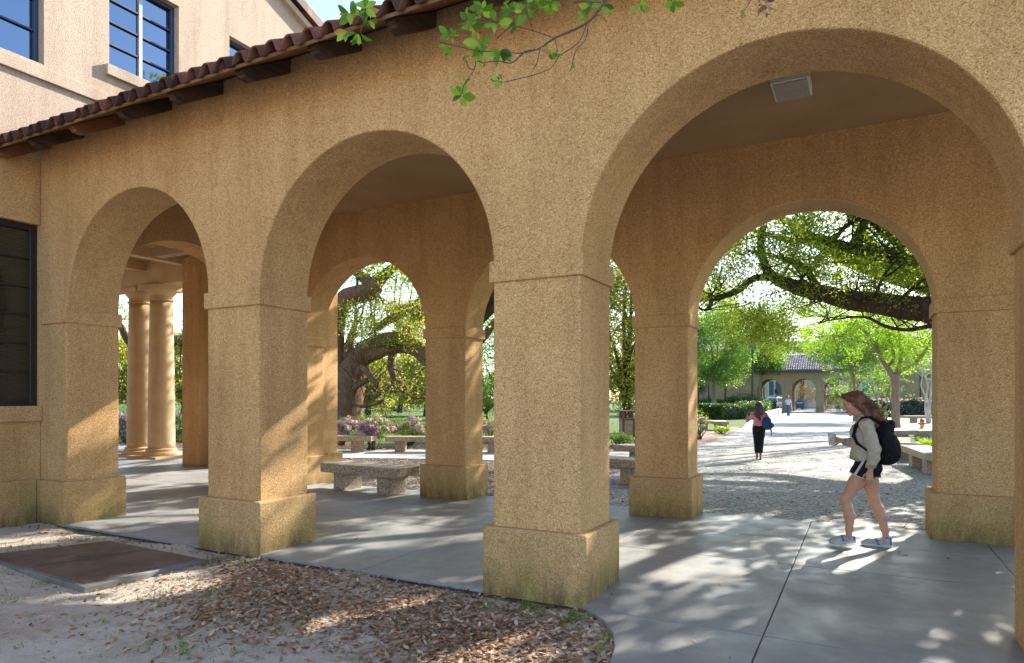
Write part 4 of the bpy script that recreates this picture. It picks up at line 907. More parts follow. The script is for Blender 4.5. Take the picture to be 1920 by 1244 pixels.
raw('leaves', np.array(LVn), LFn, M['leaf_near'], BRN, smooth=True)
dl = cloud(np.array([at(1432+R4.normal(0, 6), 12+R4.normal(0, 6), 3.2) for _ in range(8)]), .008, 5, .035, 1, R4, .5)
leafmesh('withered_tuft', dl, M['dead_leaf'], BRN)
# ================================================================ leaf litter, grass
def in_poly(x, y, P):
    P = np.array(P); c_ = np.zeros(len(x), bool); n = len(P)
    for i in range(n):
        x1, y1 = P[i]; x2, y2 = P[(i+1) % n]
        c_ ^= ((y1 > y) != (y2 > y)) & (x < (x2-x1)*(y-y1)/(y2-y1+1e-12)+x1)
    return c_
def litter(name, poly, n, size, R, z0=0.0, fringe=.0, zfun=None, label=None, lift=.03, dens=None):
    P = np.array(poly); lo, hi = P.min(0)-fringe, P.max(0)+fringe; X = R.uniform(lo[0], hi[0], n*3); Y = R.uniform(lo[1], hi[1], n*3)
    k_ = in_poly(X+R.normal(0, fringe*.5+1e-6, n*3), Y+R.normal(0, fringe*.5+1e-6, n*3), poly)
    if dens is not None: k_ &= R.random(n*3) < dens(X, Y)
    X, Y = X[k_][:n], Y[k_][:n]; m = len(X); Z = (zfun(X, Y) if zfun else np.zeros(m))+z0+R.uniform(0, lift, m)
    a = R.uniform(0, 2*np.pi, m); D = np.stack([np.cos(a), np.sin(a), R.normal(0, .28, m)], 1); D /= np.linalg.norm(D, axis=1)[:, None]
    U = np.stack([R.normal(0, .35, m), R.normal(0, .35, m), np.ones(m)], 1); Sd = np.cross(D, U); Sd /= np.linalg.norm(Sd, axis=1)[:, None]; N = np.cross(Sd, D)
    L = (size*R.uniform(.55, 1.35, m))[:, None]; w = L*R.uniform(.15, .24, (m, 1)); cu = L*R.uniform(-.1, .22, (m, 1))
    C = np.stack([X, Y, Z], 1); rows = []
    for t, ww in ((0, .12), (.33, .95), (.68, .85), (1, .08)):
        c_ = C+D*L*(t-.5)+N*cu*(4*t*(1-t))*-.6; rows += [c_+Sd*w*ww+N*abs(cu)*.35*ww, c_-Sd*w*ww+N*abs(cu)*.35*ww]
    V = np.stack(rows, 1).reshape(-1, 3); b = np.arange(m)[:, None]*8
    F_ = np.concatenate([b+np.array([[2*i, 2*i+1, 2*i+3, 2*i+2]]) for i in range(3)], 1).reshape(-1, 4)
    o = raw(name, V, F_, M['dead_leaf']); o['kind'] = 'stuff'
    if label: o['label'] = label
    return o
R5 = np.random.default_rng(5)
dry = g2((372, 1052), (520, 1052), (640, 1072), (800, 1100), (905, 1122), (1000, 1140), (1100, 1150), (1138, 1190), (1140, 1260), (760, 1300), (740, 1250), (770, 1200), (640, 1160), (560, 1150), (430, 1175), (360, 1165), (380, 1110), (330, 1080))
litter('fallen_leaves', dry, 17000, .052, R5, 0.0, .7, soilz, 'drift of dry brown leaves on the sandy yard', .022,
       lambda X, Y: np.clip(.92+.7*np.sin(2.1*X+.5)*np.sin(2.6*Y+X)+R5.normal(0, .25, len(X)), .06, 1))
litter('fallen_leaves', [(-9.4, 2), (-1.4, 2), (-1.4, 4.7), (-9.4, 4.7)], 1100, .045, R5, .002, .1, soilz, 'single dry leaves scattered over the sandy yard', .01)
litter('fallen_leaves', [(-9.55, 4.45), (-2.9, 4.45), (-2.9, 4.79), (-9.55, 4.79)], 420, .05, R5, .002, .05, soilz, 'dry leaves caught along the floor edge', .02)
litter('fallen_leaves', [(-9, 3), (3.5, 3), (3.5, 9.4), (-9, 9.4)], 75, .05, R5, .004, .0, None, 'few dry leaves blown onto the arcade floor', .004, lambda X, Y: ((Y > 4.95) | (X > -1.2))*(.25+.75*(Y > 7.5)))
litter('fallen_leaves', gr, 2600, .06, R5, .004, .0, None, 'dry leaves scattered over the pebble plaza', .01, lambda X, Y: np.clip(.5+.5*np.sin(X*1.7+Y)*np.sin(Y*1.1), .1, 1))
litter('fallen_leaves', mul, 1500, .06, R5, .0, .0, None, 'pale leaves on the dark mulch bed', .02)
litter('fallen_leaves', [(-26, 13.9), (-19, 14.1), (-14.5, 15.8), (-12.1, 17.0), (-9, 18.4), (-5.5, 19.4), (-6.5, 22), (-10.5, 20.8), (-14, 19.2), (-18, 17.4), (-26, 17)], 3500, .07, R5, .0, .0, None, 'leaf litter under the low benches', .02)
def tufts(name, spots, R, mat, label, h=.07):
    V = []; F_ = []; c_ = 0
    for (x, y, z, n, s_) in spots:
        for i in range(n):
            a = R.uniform(0, 6.28); p = np.array([x+R.normal(0, s_), y+R.normal(0, s_), z]); ln = R.uniform(.3, .9); u = np.array([math.cos(a)*ln, math.sin(a)*ln, 1.]); hh = h*R.uniform(.4, 1.2); sd_ = np.array([-math.sin(a), math.cos(a), 0])*.0028
            V += [p-sd_, p+sd_, p+u*hh*.6+sd_*.7, p+u*hh*.6-sd_*.7, p+u*hh*np.array([1.5, 1.5, .9])]; F_ += [(c_, c_+1, c_+2, c_+3), (c_+3, c_+2, c_+4)]; c_ += 5
    o = raw(name, np.array(V), F_, mat); o['kind'] = 'stuff'; o['label'] = label; return o
sp = []
for (x, y, n, s_) in ((150, 996, 34, .05), (170, 1014, 26, .05), (130, 1012, 10, .06), (395, 1052, 40, .07), (460, 1060, 24, .05), (385, 1058, 24, .06), (405, 1115, 24, .04), (415, 1140, 16, .05), (570, 1055, 22, .10), (620, 1060, 18, .12), (700, 1082, 12, .06), (905, 1140, 30, .05), (985, 1140, 46, .06), (1010, 1148, 36, .05), (1075, 1162, 60, .03), (1070, 1170, 30, .035), (1130, 1205, 22, .03), (1105, 1165, 20, .03), (745, 1180, 12, .05), (320, 1225, 14, .04), (350, 1232, 22, .05), (340, 1218, 12, .03), (15, 1025, 20, .08), (50, 1030, 26, .10), (65, 1038, 18, .08), (30, 1125, 12, .04), (75, 1095, 10, .05), (265, 1215, 8, .04), (120, 1100, 10, .04), (185, 1105, 8, .03), (200, 1170, 8, .03), (310, 1095, 14, .10), (330, 1120, 12, .12), (430, 1230, 8, .03), (520, 1190, 8, .03), (830, 1118, 14, .05), (1120, 1225, 14, .03)):
    p_ = G(x, y, -.05); sp.append((p_.x, p_.y, float(soilz(p_.x, p_.y)), n, s_))
tufts('grass_tufts', sp, R5, M['grass'], 'sparse bright grass tufts in the sandy yard')
sp = [(x, y, float(soilz(x, y)), int(R5.integers(3, 9)), .05) for x, y in zip(R5.uniform(-9, -1.6, 230), R5.uniform(2.2, 4.7, 230))]
tufts('grass_tufts', sp, R5, M['grass'], 'tiny grass sprouts all over the sandy yard', .028)
# ================================================================ far arcade and what stands beyond
YF = 84.6
def FX(x): v = ray(x, 747); return v.x*YF/v.y
FAR = thing('far_arcade', 'distant arcade with grey violet tile roof closing the far end of the plaza', 'arcade', (FX(1500), YF, 0))
fpx = [(1408, 1420), (1466, 1484), (1530, 1545), (1593, 1608), (1655, 1668)]
xs = [(FX(a), FX(b)) for a, b in fpx]
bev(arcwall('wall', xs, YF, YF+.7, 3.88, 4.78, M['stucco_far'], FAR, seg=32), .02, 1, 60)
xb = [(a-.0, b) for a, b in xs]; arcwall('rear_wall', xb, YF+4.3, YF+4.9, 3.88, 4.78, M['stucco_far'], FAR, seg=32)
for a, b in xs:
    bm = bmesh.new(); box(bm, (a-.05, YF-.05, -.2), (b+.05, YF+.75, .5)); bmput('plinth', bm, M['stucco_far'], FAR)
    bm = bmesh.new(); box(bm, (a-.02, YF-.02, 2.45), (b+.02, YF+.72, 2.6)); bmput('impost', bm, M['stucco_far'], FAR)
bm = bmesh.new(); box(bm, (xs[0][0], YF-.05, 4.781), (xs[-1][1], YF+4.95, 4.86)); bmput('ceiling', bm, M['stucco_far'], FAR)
bm = bmesh.new(); box(bm, (xs[0][0], YF-.68, 4.74), (xs[-1][1], YF-.60, 4.86)); bmput('eave_board', bm, M['frame_blue'], FAR)
tiles('roof', xs[0][0], xs[-1][1], YF-.7, YF+3.2, 4.87, .52, M['tile_far'], FAR, per=.26, row=.4)
tiles('rear_roof', xs[0][0], xs[-1][1], YF+5.6, YF+3.2, 4.87, .52, M['tile_far'], FAR, per=.26, row=.4, sgn=-1)
def FZ(x, y): v = ray(x, y); return 1.6+v.z*YF/v.y
def openings(bm_wall, name, parent, rects, glass):
    for (x0, y0, x1, y1) in rects:
        f = bmesh.new(); a, b, c_, d = FX(x0), FX(x1), FZ(x0, y1), FZ(x0, y0); box(f, (a-.12, YF-.06, c_-.12), (b+.12, YF-.002, d+.12)); w = bmput(name, f, M['frame_dark'], parent)
        p = bmesh.new(); box(p, (a, YF-.075, c_), (b, YF-.061, d)); bmput('pane', p, M[glass], w)
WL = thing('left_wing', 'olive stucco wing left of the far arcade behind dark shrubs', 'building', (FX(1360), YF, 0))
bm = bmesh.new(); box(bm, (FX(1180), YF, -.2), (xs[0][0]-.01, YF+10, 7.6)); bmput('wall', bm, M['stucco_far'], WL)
openings(None, 'door', WL, [(1311, 703, 1328, 752)], 'glass_dark')
bm = bmesh.new(); pts = [(FX(1373), FZ(1373, 744)), (FX(1386), FZ(1386, 744)), (FX(1386), FZ(1386, 718))]+[(FX(1379.5)+(FX(1386)-FX(1373))/2*math.cos(t), FZ(1380, 718)+(FX(1386)-FX(1373))/2*math.sin(t)) for t in np.linspace(.1, 3.04, 10)]+[(FX(1373), FZ(1373, 718))]
prism(bm, pts, 'y', YF-.05, YF-.002); bmput('niche', bm, M['plaster'], WL)
bm = bmesh.new(); prism(bm, [(YF-.8, 7.45), (YF+5, 9.6), (YF+11, 7.45), (YF+11, 7.6), (YF+5, 9.75), (YF-.8, 7.6)], 'x', FX(1175), xs[0][0]+.3); bmput('roof', bm, M['tile_far'], WL)
bm = bmesh.new(); lathe(bm, [(.07, 0), (.07, 6.5)], (FX(1360), YF-.12, 0), 8); bmput('drainpipe', bm, M['black_metal'], WL)
WR = thing('right_wing', 'shaded stucco wing right of the far arcade behind the violet hedge', 'building', (FX(1720), YF, 0))
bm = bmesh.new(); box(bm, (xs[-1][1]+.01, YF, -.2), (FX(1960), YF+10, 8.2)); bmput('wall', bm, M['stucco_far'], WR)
openings(None, 'window', WR, [(1727, 704, 1748, 757), (1790, 704, 1812, 757)], 'glass_dark')
bm = bmesh.new(); prism(bm, [(YF-.8, 8.05), (YF+5, 10.2), (YF+11, 8.05), (YF+11, 8.2), (YF+5, 10.35), (YF-.8, 8.2)], 'x', xs[-1][1]-.3, FX(1970)); bmput('roof', bm, M['tile_far'], WR)
# pale hall beyond the arcade
YH = 128.0
def HXx(x): v = ray(x, 747); return v.x*YH/v.y
def HZz(x, y): v = ray(x, y); return 1.6+v.z*YH/v.y
HB = thing('pale_hall', 'pale pinkish hall with tall blue windows beyond the far arcade', 'building', (HXx(1500), YH, 0))
M['pale_wall'] = simple('pale rendered wall', (.52, .45, .42), (.62, .56, .53), .6, .9, .05)
bm = bmesh.new(); box(bm, (HXx(1425), YH, -.3), (HXx(1700), YH+14, HZz(1500, 640))); bmput('wall', bm, M['pale_wall'], HB)
M['glass_blue'] = paint('blue reflecting far glass', (.05, .12, .19), .2)
M['teal'] = paint('teal painted metal', (.01, .22, .22), .5); M['brown_panel'] = paint('brown shutters', (.22, .12, .11), .6)
for (x0, y0, x1, y1, m_) in ((1442, 715, 1451, 742, 'glass_blue'), (1454, 715, 1466, 742, 'glass_blue'), (1428, 722, 1434, 750, 'brown_panel'), (1556, 713, 1573, 727, 'brown_panel'), (1548, 724, 1552, 728, 'black_metal'), (1500, 690, 1512, 700, 'glass_blue')):
    bm = bmesh.new(); box(bm, (HXx(x0)-.12, YH-.10, HZz(x0, y1)-.12), (HXx(x1)+.12, YH-.002, HZz(x0, y0)+.12)); f = bmput('window', bm, M['metal_white'], HB)
    bm = bmesh.new(); box(bm, (HXx(x0), YH-.13, HZz(x0, y1)), (HXx(x1), YH-.101, HZz(x0, y0))); bmput('pane', bm, M[m_], f)
YT_ = 110
bn = at(1623, 735, 92)
BN = thing('teal_banner', 'tall teal banner on a post seen through the last far arch', 'banner', (bn.x, bn.y, 0))
bm = bmesh.new(); box(bm, (bn.x-.42, bn.y-.02, bn.z-.9), (bn.x+.42, bn.y+.02, bn.z+1.2)); bmput('cloth', bm, M['teal'], BN)
bm = bmesh.new(); lathe(bm, [(.05, 0), (.05, bn.z+1.4)], (bn.x+.5, bn.y, 0), 8); bmput('post', bm, M['black_metal'], BN)
# street post and blue drop box beyond the arcade
pp = at(1455, 760, 96); pz = thing('street_post', 'thin dark post in front of the parked vehicles', 'post', (pp.x, pp.y, 0))
bm = bmesh.new(); lathe(bm, [(.07, 0), (.06, 3.0), (.05, 3.02)], (pp.x, pp.y, 0), 8); box(bm, (pp.x-.22, pp.y-.03, 2.3), (pp.x+.22, pp.y+.03, 2.9)); bmput('pole', bm, M['black_metal'], pz)
pp = at(1500, 765, 96); t = thing('drop_box', 'blue steel collection box beyond the second far arch', 'drop box', (pp.x, pp.y, 0))
bm = bmesh.new(); prism(bm, [(-.62, .18), (.62, .18), (.62, .95)]+[(.62*math.cos(a), .95+.42*math.sin(a)) for a in np.linspace(.2, 2.94, 8)]+[(-.62, .95)], 'y', -.5, .5)
bev(bmput('body', bm, paint('blue painted steel', (.04, .14, .30), .45), t, world=False), .03, 2)
bm = bmesh.new(); [box(bm, (sx*.45-.06, sy*.35-.06, 0), (sx*.45+.06, sy*.35+.06, .18)) for sx in (-1, 1) for sy in (-1, 1)]; bmput('feet', bm, M['black_metal'], t, world=False)
bm = bmesh.new(); box(bm, (-.35, -.53, .85), (.35, -.502, 1.02)); bmput('slot_flap', bm, M['metal_white'], t, world=False)
# parked vehicles
def car(label, loc, rz_, col, tall):
    t = thing('parked_car', label, 'car', loc, rz_, 'vehicles parked beyond the far arcade'); w = .9; h = 1.75 if tall else 1.45
    P = [(-2.3, .35), (-2.32, .75), (-2.25, 1.0), (-2.05 if tall else -1.6, h-.05), (-1.9 if tall else -1.3, h), (.55, h), (.7, h-.04), (1.25, 1.02), (2.1, .88), (2.3, .7), (2.3, .35)]
    bm = bmesh.new(); A = []
    for s_ in (-1, -.94, .94, 1):
        A.append([bm.verts.new((x, w*s_*(1 if z < 1.05 else 1-.16*(z-1.05)/.7), z-(0 if abs(s_) < 1 else .03)*(z > 1.1)))for x, z in P])
    for a, b in zip(A, A[1:]):
        for i in range(len(P)): j = (i+1) % len(P); bm.faces.new((a[i], a[j], b[j], b[i]))
    bm.faces.new(A[0][::-1]); bm.faces.new(A[-1]); bev(bmput('body', bm, col, t, world=False), .05, 2)
    def quad(name, pts, m_):
        b2 = bmesh.new(); f = b2.faces.new([b2.verts.new(p) for p in pts]); b2.normal_update(); r_ = bmesh.ops.extrude_face_region(b2, geom=[f]); bmesh.ops.translate(b2, verts=[v for v in r_['geom'] if isinstance(v, bmesh.types.BMVert)], vec=(0, 0, .012)); return bmput(name, b2, m_, t, world=False)
    xr = -2.13 if tall else -1.83
    quad('rear_window', [(-2.24, -.72, 1.06), (-2.24, .72, 1.06), (xr, .66, h-.2), (xr, -.66, h-.2)], M['glass_blue'])
    quad('windscreen', [(1.2, -.72, 1.08), (1.2, .72, 1.08), (.72, .64, h-.1), (.72, -.64, h-.1)], M['glass_blue'])
    for s_ in (-1, 1):
        b2 = bmesh.new(); y_ = s_*w*.985; box(b2, (-1.7, min(y_, y_*.90), 1.06), (.85, max(y_, y_*.90), h-.18)); bmput('side_window', b2, M['glass_blue'], t, world=False)
        b2 = bmesh.new(); box(b2, (-2.345, s_*.78-.1, .75), (-2.27, s_*.78+.1, 1.02)); bmput('tail_light', b2, paint('red lamp', (.35, .02, .02), .3), t, world=False)
        b2 = bmesh.new(); box(b2, (2.26, s_*.7-.16, .62), (2.33, s_*.7+.16, .78)); bmput('headlight', b2, M['metal_white'], t, world=False)
        for xw in (-1.45, 1.4):
            b2 = bmesh.new(); lathe(b2, [(.20, -.12), (.33, -.12), (.35, -.08), (.35, .08), (.33, .12), (.20, .12)], (0, 0, 0), 20); bmesh.ops.rotate(b2, verts=b2.verts, cent=(0, 0, 0), matrix=Matrix.Rotation(rad(90), 3, 'X')); bmesh.ops.translate(b2, verts=b2.verts, vec=(xw, s_*.82, .35))
            wh = bmput('wheel', b2, M['black_metal'], t, world=False)
            b2 = bmesh.new(); lathe(b2, [(.19, -.125), (.19, .125)], (0, 0, 0), 14); bmesh.ops.rotate(b2, verts=b2.verts, cent=(0, 0, 0), matrix=Matrix.Rotation(rad(90), 3, 'X')); bmesh.ops.translate(b2, verts=b2.verts, vec=(xw, s_*.82, .35))
            o = bmput('rim', b2, M['metal_white'], None); o.parent = wh
    b2 = bmesh.new(); box(b2, (-2.36, -.85, .36), (-2.25, .85, .6)); bmput('bumper', b2, M['black_metal'], t, world=False)
p_ = at(1463, 765, 100); car('white tall vehicle parked behind the thin post', (p_.x, p_.y, 0), rad(62), paint('white car paint', (.72, .74, .76), .3), True)
p_ = at(1443, 762, 106); car('pale blue low car parked left of the white vehicle', (p_.x, p_.y, 0), rad(62), paint('pale blue car paint', (.40, .52, .64), .3), False)
# lamp post
pp = G(1411, 777); t = thing('lamp_post', 'tall dark lamp post with a blue box shaped head beside the clipped hedge', 'lamp post', (pp.x, pp.y, 0)); D_ = 1.6*1246/30
H0 = 1.6+(747-656)*D_/1246; H1 = 1.6+(747-637)*D_/1246
bm = bmesh.new(); lathe(bm, [(.16, 0), (.16, .1), (.11, .12), (.085, H0*.7), (.075, H0)], (pp.x, pp.y, 0), 14); bmput('pole', bm, M['black_metal'], t)
bm = bmesh.new(); box(bm, (-.33, -.10, H0+.02), (.33, .10, H1), YAW, (pp.x, pp.y, 0)); bev(bmput('lamp_head', bm, M['lamp_blue'], t), .03, 2)
bm = bmesh.new(); box(bm, (-.10, -.04, H0-.6), (-.06, .04, H0+.02), YAW, (pp.x, pp.y, 0)); box(bm, (.06, -.04, H0-.6), (.10, .04, H0+.02), YAW, (pp.x, pp.y, 0)); bmput('bracket', bm, M['black_metal'], t)
# trash bin
pp = G(1183, 832); t = thing('trash_bin', 'tan pebble panel trash bin with brown frame and open sided hood', 'trash bin', (pp.x, pp.y, 0), YAW)
brn = paint('brown bin plastic', (.15, .065, .05), .6)
bm = bmesh.new(); box(bm, (-.33, -.33, .02), (.33, .33, .86)); bev(bmput('bin_body', bm, granite('pebble panel', 60, (.36, .26, .17)), t, world=False), .03, 2)
for sx in (-1, 1):
    for sy in (-1, 1):
        bm = bmesh.new(); box(bm, (sx*.32-.035, sy*.32-.035, 0), (sx*.32+.035, sy*.32+.035, 1.12)); bmput('corner_post', bm, brn, t, world=False)
bm = bmesh.new(); box(bm, (-.36, -.36, 1.121), (.36, .36, 1.17)); bev(bmput('hood', bm, brn, t, world=False), .02, 2)
bm = bmesh.new(); box(bm, (-.37, -.37, .83), (.37, .37, .89)); bmput('collar', bm, brn, t, world=False)
bm = bmesh.new(); [box(bm, (-.025, sy*.33-.02, .89), (.025, sy*.33+.02, 1.12)) for sy in (-1, 1)]; [box(bm, (sy*.33-.02, -.025, .89), (sy*.33+.02, .025, 1.12)) for sy in (-1, 1)]; bmput('hood_bars', bm, brn, t, world=False)
bm = bmesh.new(); box(bm, (.02, -.345, .06), (.28, -.332, .80)); bmput('front_panel', bm, brn, t, world=False)
# hydrant
pp = G(1729, 804); t = thing('fire_hydrant', 'yellow fire hydrant with a red bonnet and caps beside the young tree', 'fire hydrant', (pp.x, pp.y, 0), 0.3)
yl, rd = paint('yellow hydrant paint', (.70, .42, .03), .5), paint('red hydrant paint', (.55, .04, .07), .5)
bm = bmesh.new(); lathe(bm, [(.15, 0), (.15, .03), (.10, .05), (.095, .33), (.12, .34), (.12, .37)], (0, 0, 0), 18); bmput('barrel', bm, yl, t, world=False, smooth=False)
bm = bmesh.new(); lathe(bm, [(.13, 0), (.13, .03), (.115, .07), (.08, .13), (.03, .16), (.03, .21)], (0, 0, .37), 18); bmput('bonnet', bm, rd, t, world=False)
for a in (0, rad(90), rad(180)):
    bm = bmesh.new(); lathe(bm, [(.055, 0), (.055, .06), (.045, .07), (.02, .07), (.02, .1)], (0, 0, 0), 12); bmesh.ops.rotate(bm, verts=bm.verts, cent=(0, 0, 0), matrix=Matrix.Rotation(rad(90), 3, 'Y')); bmesh.ops.translate(bm, verts=bm.verts, vec=(.09, 0, .26)); bmesh.ops.rotate(bm, verts=bm.verts, cent=(0, 0, 0), matrix=Matrix.Rotation(-a, 3, 'Z')); bmput('nozzle_cap', bm, rd, t, world=False)
# ================================================================ people: one continuous skin each, grown from a smooth distance field
class SDF:
    def __init__(s, lo, hi, h): s.lo = np.array(lo, float); s.h = h; s.n = (np.ceil((np.array(hi)-s.lo)/h).astype(int)+1); s.F = np.full(s.n, 1.0, np.float32)
    def _sub(s, lo, hi, m):
        a = np.clip(np.floor((np.array(lo)-m-s.lo)/s.h).astype(int), 0, s.n-1); b = np.clip(np.ceil((np.array(hi)+m-s.lo)/s.h).astype(int)+1, 1, s.n)
        sl = tuple(slice(i, j) for i, j in zip(a, b)); g = np.meshgrid(*[s.lo[k]+s.h*np.arange(a[k], b[k]) for k in range(3)], indexing='ij'); return sl, np.stack(g, -1)
    def _mix(s, sl, d, k):
        f = s.F[sl]; h_ = np.clip(.5+.5*(f-d)/k, 0, 1); s.F[sl] = f*(1-h_)+d*h_-k*h_*(1-h_)
    def cap(s, a, b, ra, rb, k=.02, sq=None):
        a, b = np.array(a, float), np.array(b, float); r = max(ra, rb); sl, P = s._sub(np.minimum(a, b)-r, np.maximum(a, b)+r, k+3*s.h)
        if sq is not None: P = a+(P-a)/np.array(sq); b = a+(b-a)/np.array(sq)
        ab = b-a; t = np.clip(((P-a)@ab)/(ab@ab+1e-9), 0, 1); d = np.linalg.norm(P-a-t[..., None]*ab, axis=-1)-(ra+(rb-ra)*t); s._mix(sl, d, k)
    def ell(s, c_, r, k=.02, R=None, sub=False):
        c_, r = np.array(c_, float), np.array(r, float); sl, P = s._sub(c_-r.max(), c_+r.max(), k+3*s.h); Q = P-c_
        if R is not None: Q = Q@np.array(R)
        d0 = np.linalg.norm(Q/r, axis=-1); d1 = np.linalg.norm(Q/r**2, axis=-1)+1e-9; d = d0*(d0-1)/d1
        if sub: s.F[sl] = np.maximum(s.F[sl], -d)
        else: s._mix(sl, d, k)
    def chain(s, pts, k=.02):
        for p, q_ in zip(pts, pts[1:]): s.cap(p[:3], q_[:3], p[3], q_[3], k)
    def cut(s, n, d, lo=None, hi=None):
        n = np.array(n, float); n /= np.linalg.norm(n); sl, P = s._sub(lo if lo is not None else s.lo, hi if hi is not None else s.lo+s.h*s.n, 0); s.F[sl] = np.maximum(s.F[sl], P@n-d)
    def rough(s, amp, f, seed=0, sc=(1, 1, 1)):
        sl, P = s._sub(s.lo, s.lo+s.h*s.n, 0); P = P*np.array(sc)*f; s.F += amp*(np.sin(P[..., 0]+1.7*np.sin(P[..., 1]+seed))*np.sin(P[..., 1]*1.3+P[..., 2])+np.sin(P[..., 2]*1.1+2*np.sin(P[..., 0]*.7+seed))*.6)
    def mesh(s):
        F = s.F; I = F < 0; n = F.shape; acc = np.zeros((n[0]-1, n[1]-1, n[2]-1, 3)); cnt = np.zeros((n[0]-1, n[1]-1, n[2]-1))
        cor = [(i, j, k_) for i in (0, 1) for j in (0, 1) for k_ in (0, 1)]
        sh = lambda A, o: A[o[0]:n[0]-1+o[0], o[1]:n[1]-1+o[1], o[2]:n[2]-1+o[2]]
        for a in cor:
            for ax in range(3):
                if a[ax]: continue
                b = list(a); b[ax] = 1; fa, fb = sh(F, a), sh(F, b); m = (fa < 0) != (fb < 0); t = np.where(m, fa/(fa-fb+1e-12), 0)
                for c_ in range(3): acc[..., c_] += np.where(m, a[c_]+(t if c_ == ax else 0), 0)
                cnt += m
        act = cnt > 0; idx = -np.ones(cnt.shape, int); idx[act] = np.arange(act.sum()); ijk = np.argwhere(act)
        V = s.lo+s.h*(ijk+acc[act]/cnt[act][:, None]); Fs = []
        for ax in range(3):
            u, v = (ax+1) % 3, (ax+2) % 3; sl0 = [slice(1, -1)]*3; sl0[ax] = slice(0, -1); sl1 = list(sl0); sl1[ax] = slice(1, None)
            a, b = I[tuple(sl0)], I[tuple(sl1)]; m = a != b; e = np.argwhere(m); e[:, u] += 1; e[:, v] += 1; pos = a[m]
            def g_(du, dv): q_ = e.copy(); q_[:, u] += du; q_[:, v] += dv; return idx[q_[:, 0], q_[:, 1], q_[:, 2]]
            Q = np.stack([g_(-1, -1), g_(0, -1), g_(0, 0), g_(-1, 0)], 1); Q[~pos] = Q[~pos][:, ::-1]; Fs.append(Q)
        Q = np.concatenate(Fs); Q = Q[(Q >= 0).all(1)]; return V, Q
def smooth_mesh(V, Q, it=2):
    for _ in range(it):
        A = np.zeros_like(V); c_ = np.zeros(len(V))
        for i in range(4):
            for j in ((i+1) % 4, (i+3) % 4): np.add.at(A, Q[:, i], V[Q[:, j]]); np.add.at(c_, Q[:, i], 1)
        V = V*.5+.5*A/np.maximum(c_, 1)[:, None]
    return V
def sput(name, sdf, mat, parent, it=1, mi=None):
    V, Q = sdf.mesh(); V = smooth_mesh(V, Q, it); o = raw(name, V, Q, mat, parent, smooth=True, world=False)
    if mi is not None:
        c_ = V[Q].mean(1); ix = np.array(mi(c_), dtype=np.int32); o.data.polygons.foreach_set('material_index', ix)
    return o
def cloth(name, c, sc=8, rough=.9, b=.3):
    k = MT(name, rough, .15); c2 = tuple(x*.72 for x in c); k.col(k.ramp(k.noise(sc, 5, .7), [(.3, c2), (.7, c)])); k.bump(k.noise(sc*2.2, 5, .6), b, .02); return k.m
def skin(name, c):
    k = MT(name, .5, .35); k.col(k.ramp(k.noise(14, 4), [(.3, tuple(x*.85 for x in c)), (.7, c)])); k.b.inputs['Subsurface Weight'].default_value = .12; k.b.inputs['Subsurface Radius'].default_value = (.02, .008, .004); return k.m
SK1, SK2, SK3 = skin('fair skin', (.56, .30, .20)), skin('brown skin', (.28, .14, .085)), skin('tan skin', (.36, .20, .13))
LIP, EYE, WHT = paint('lips', (.34, .10, .09), .5), paint('dark iris and lashes', (.03, .02, .015), .3), paint('eye white', (.6, .58, .55), .3)
def rotm(ax, a): return np.array(Matrix.Rotation(rad(a), 3, ax))
def head(s, c_, tilt, yaw=0, sc=1.0, k=.012):
    """head facing +x, c_ the centre between the ears; tilt forward in degrees"""
    R = rotm('Z', yaw)@rotm('Y', tilt); c_ = np.array(c_, float); w = lambda *v: c_+R@(np.array(v, float)*sc)
    s.ell(w(-.008, 0, .03), np.array((.098, .077, .095))*sc, k, R); s.ell(w(.02, 0, -.035), np.array((.072, .060, .072))*sc, .03, R)
    s.cap(w(.03, -.02, -.085), w(.062, 0, -.098), .026*sc, .020*sc, .025); s.cap(w(.03, .02, -.085), w(.062, 0, -.098), .026*sc, .020*sc, .025)
    s.cap(w(.084, 0, .006), w(.106, 0, -.030), .009*sc, .014*sc, .012); s.cap(w(.085, 0, -.062), w(.080, 0, -.075), .012*sc, .012*sc, .012)
    for y in (-1, 1):
        s.ell(w(.080, y*.031, .004), np.array((.016, .020, .010))*sc, .004, R, sub=True); s.ell(w(.074, y*.031, .003), np.array((.013, .014, .011))*sc, .003, R)
        s.cap(w(.082, y*.014, .020), w(.070, y*.048, .020), .009*sc, .007*sc, .012); s.ell(w(-.010, y*.077, -.010), np.array((.020, .009, .032))*sc, .006, R); s.cap(w(.050, y*.035, -.030), w(.055, y*.028, -.045), .022*sc, .018*sc, .02)
    return w
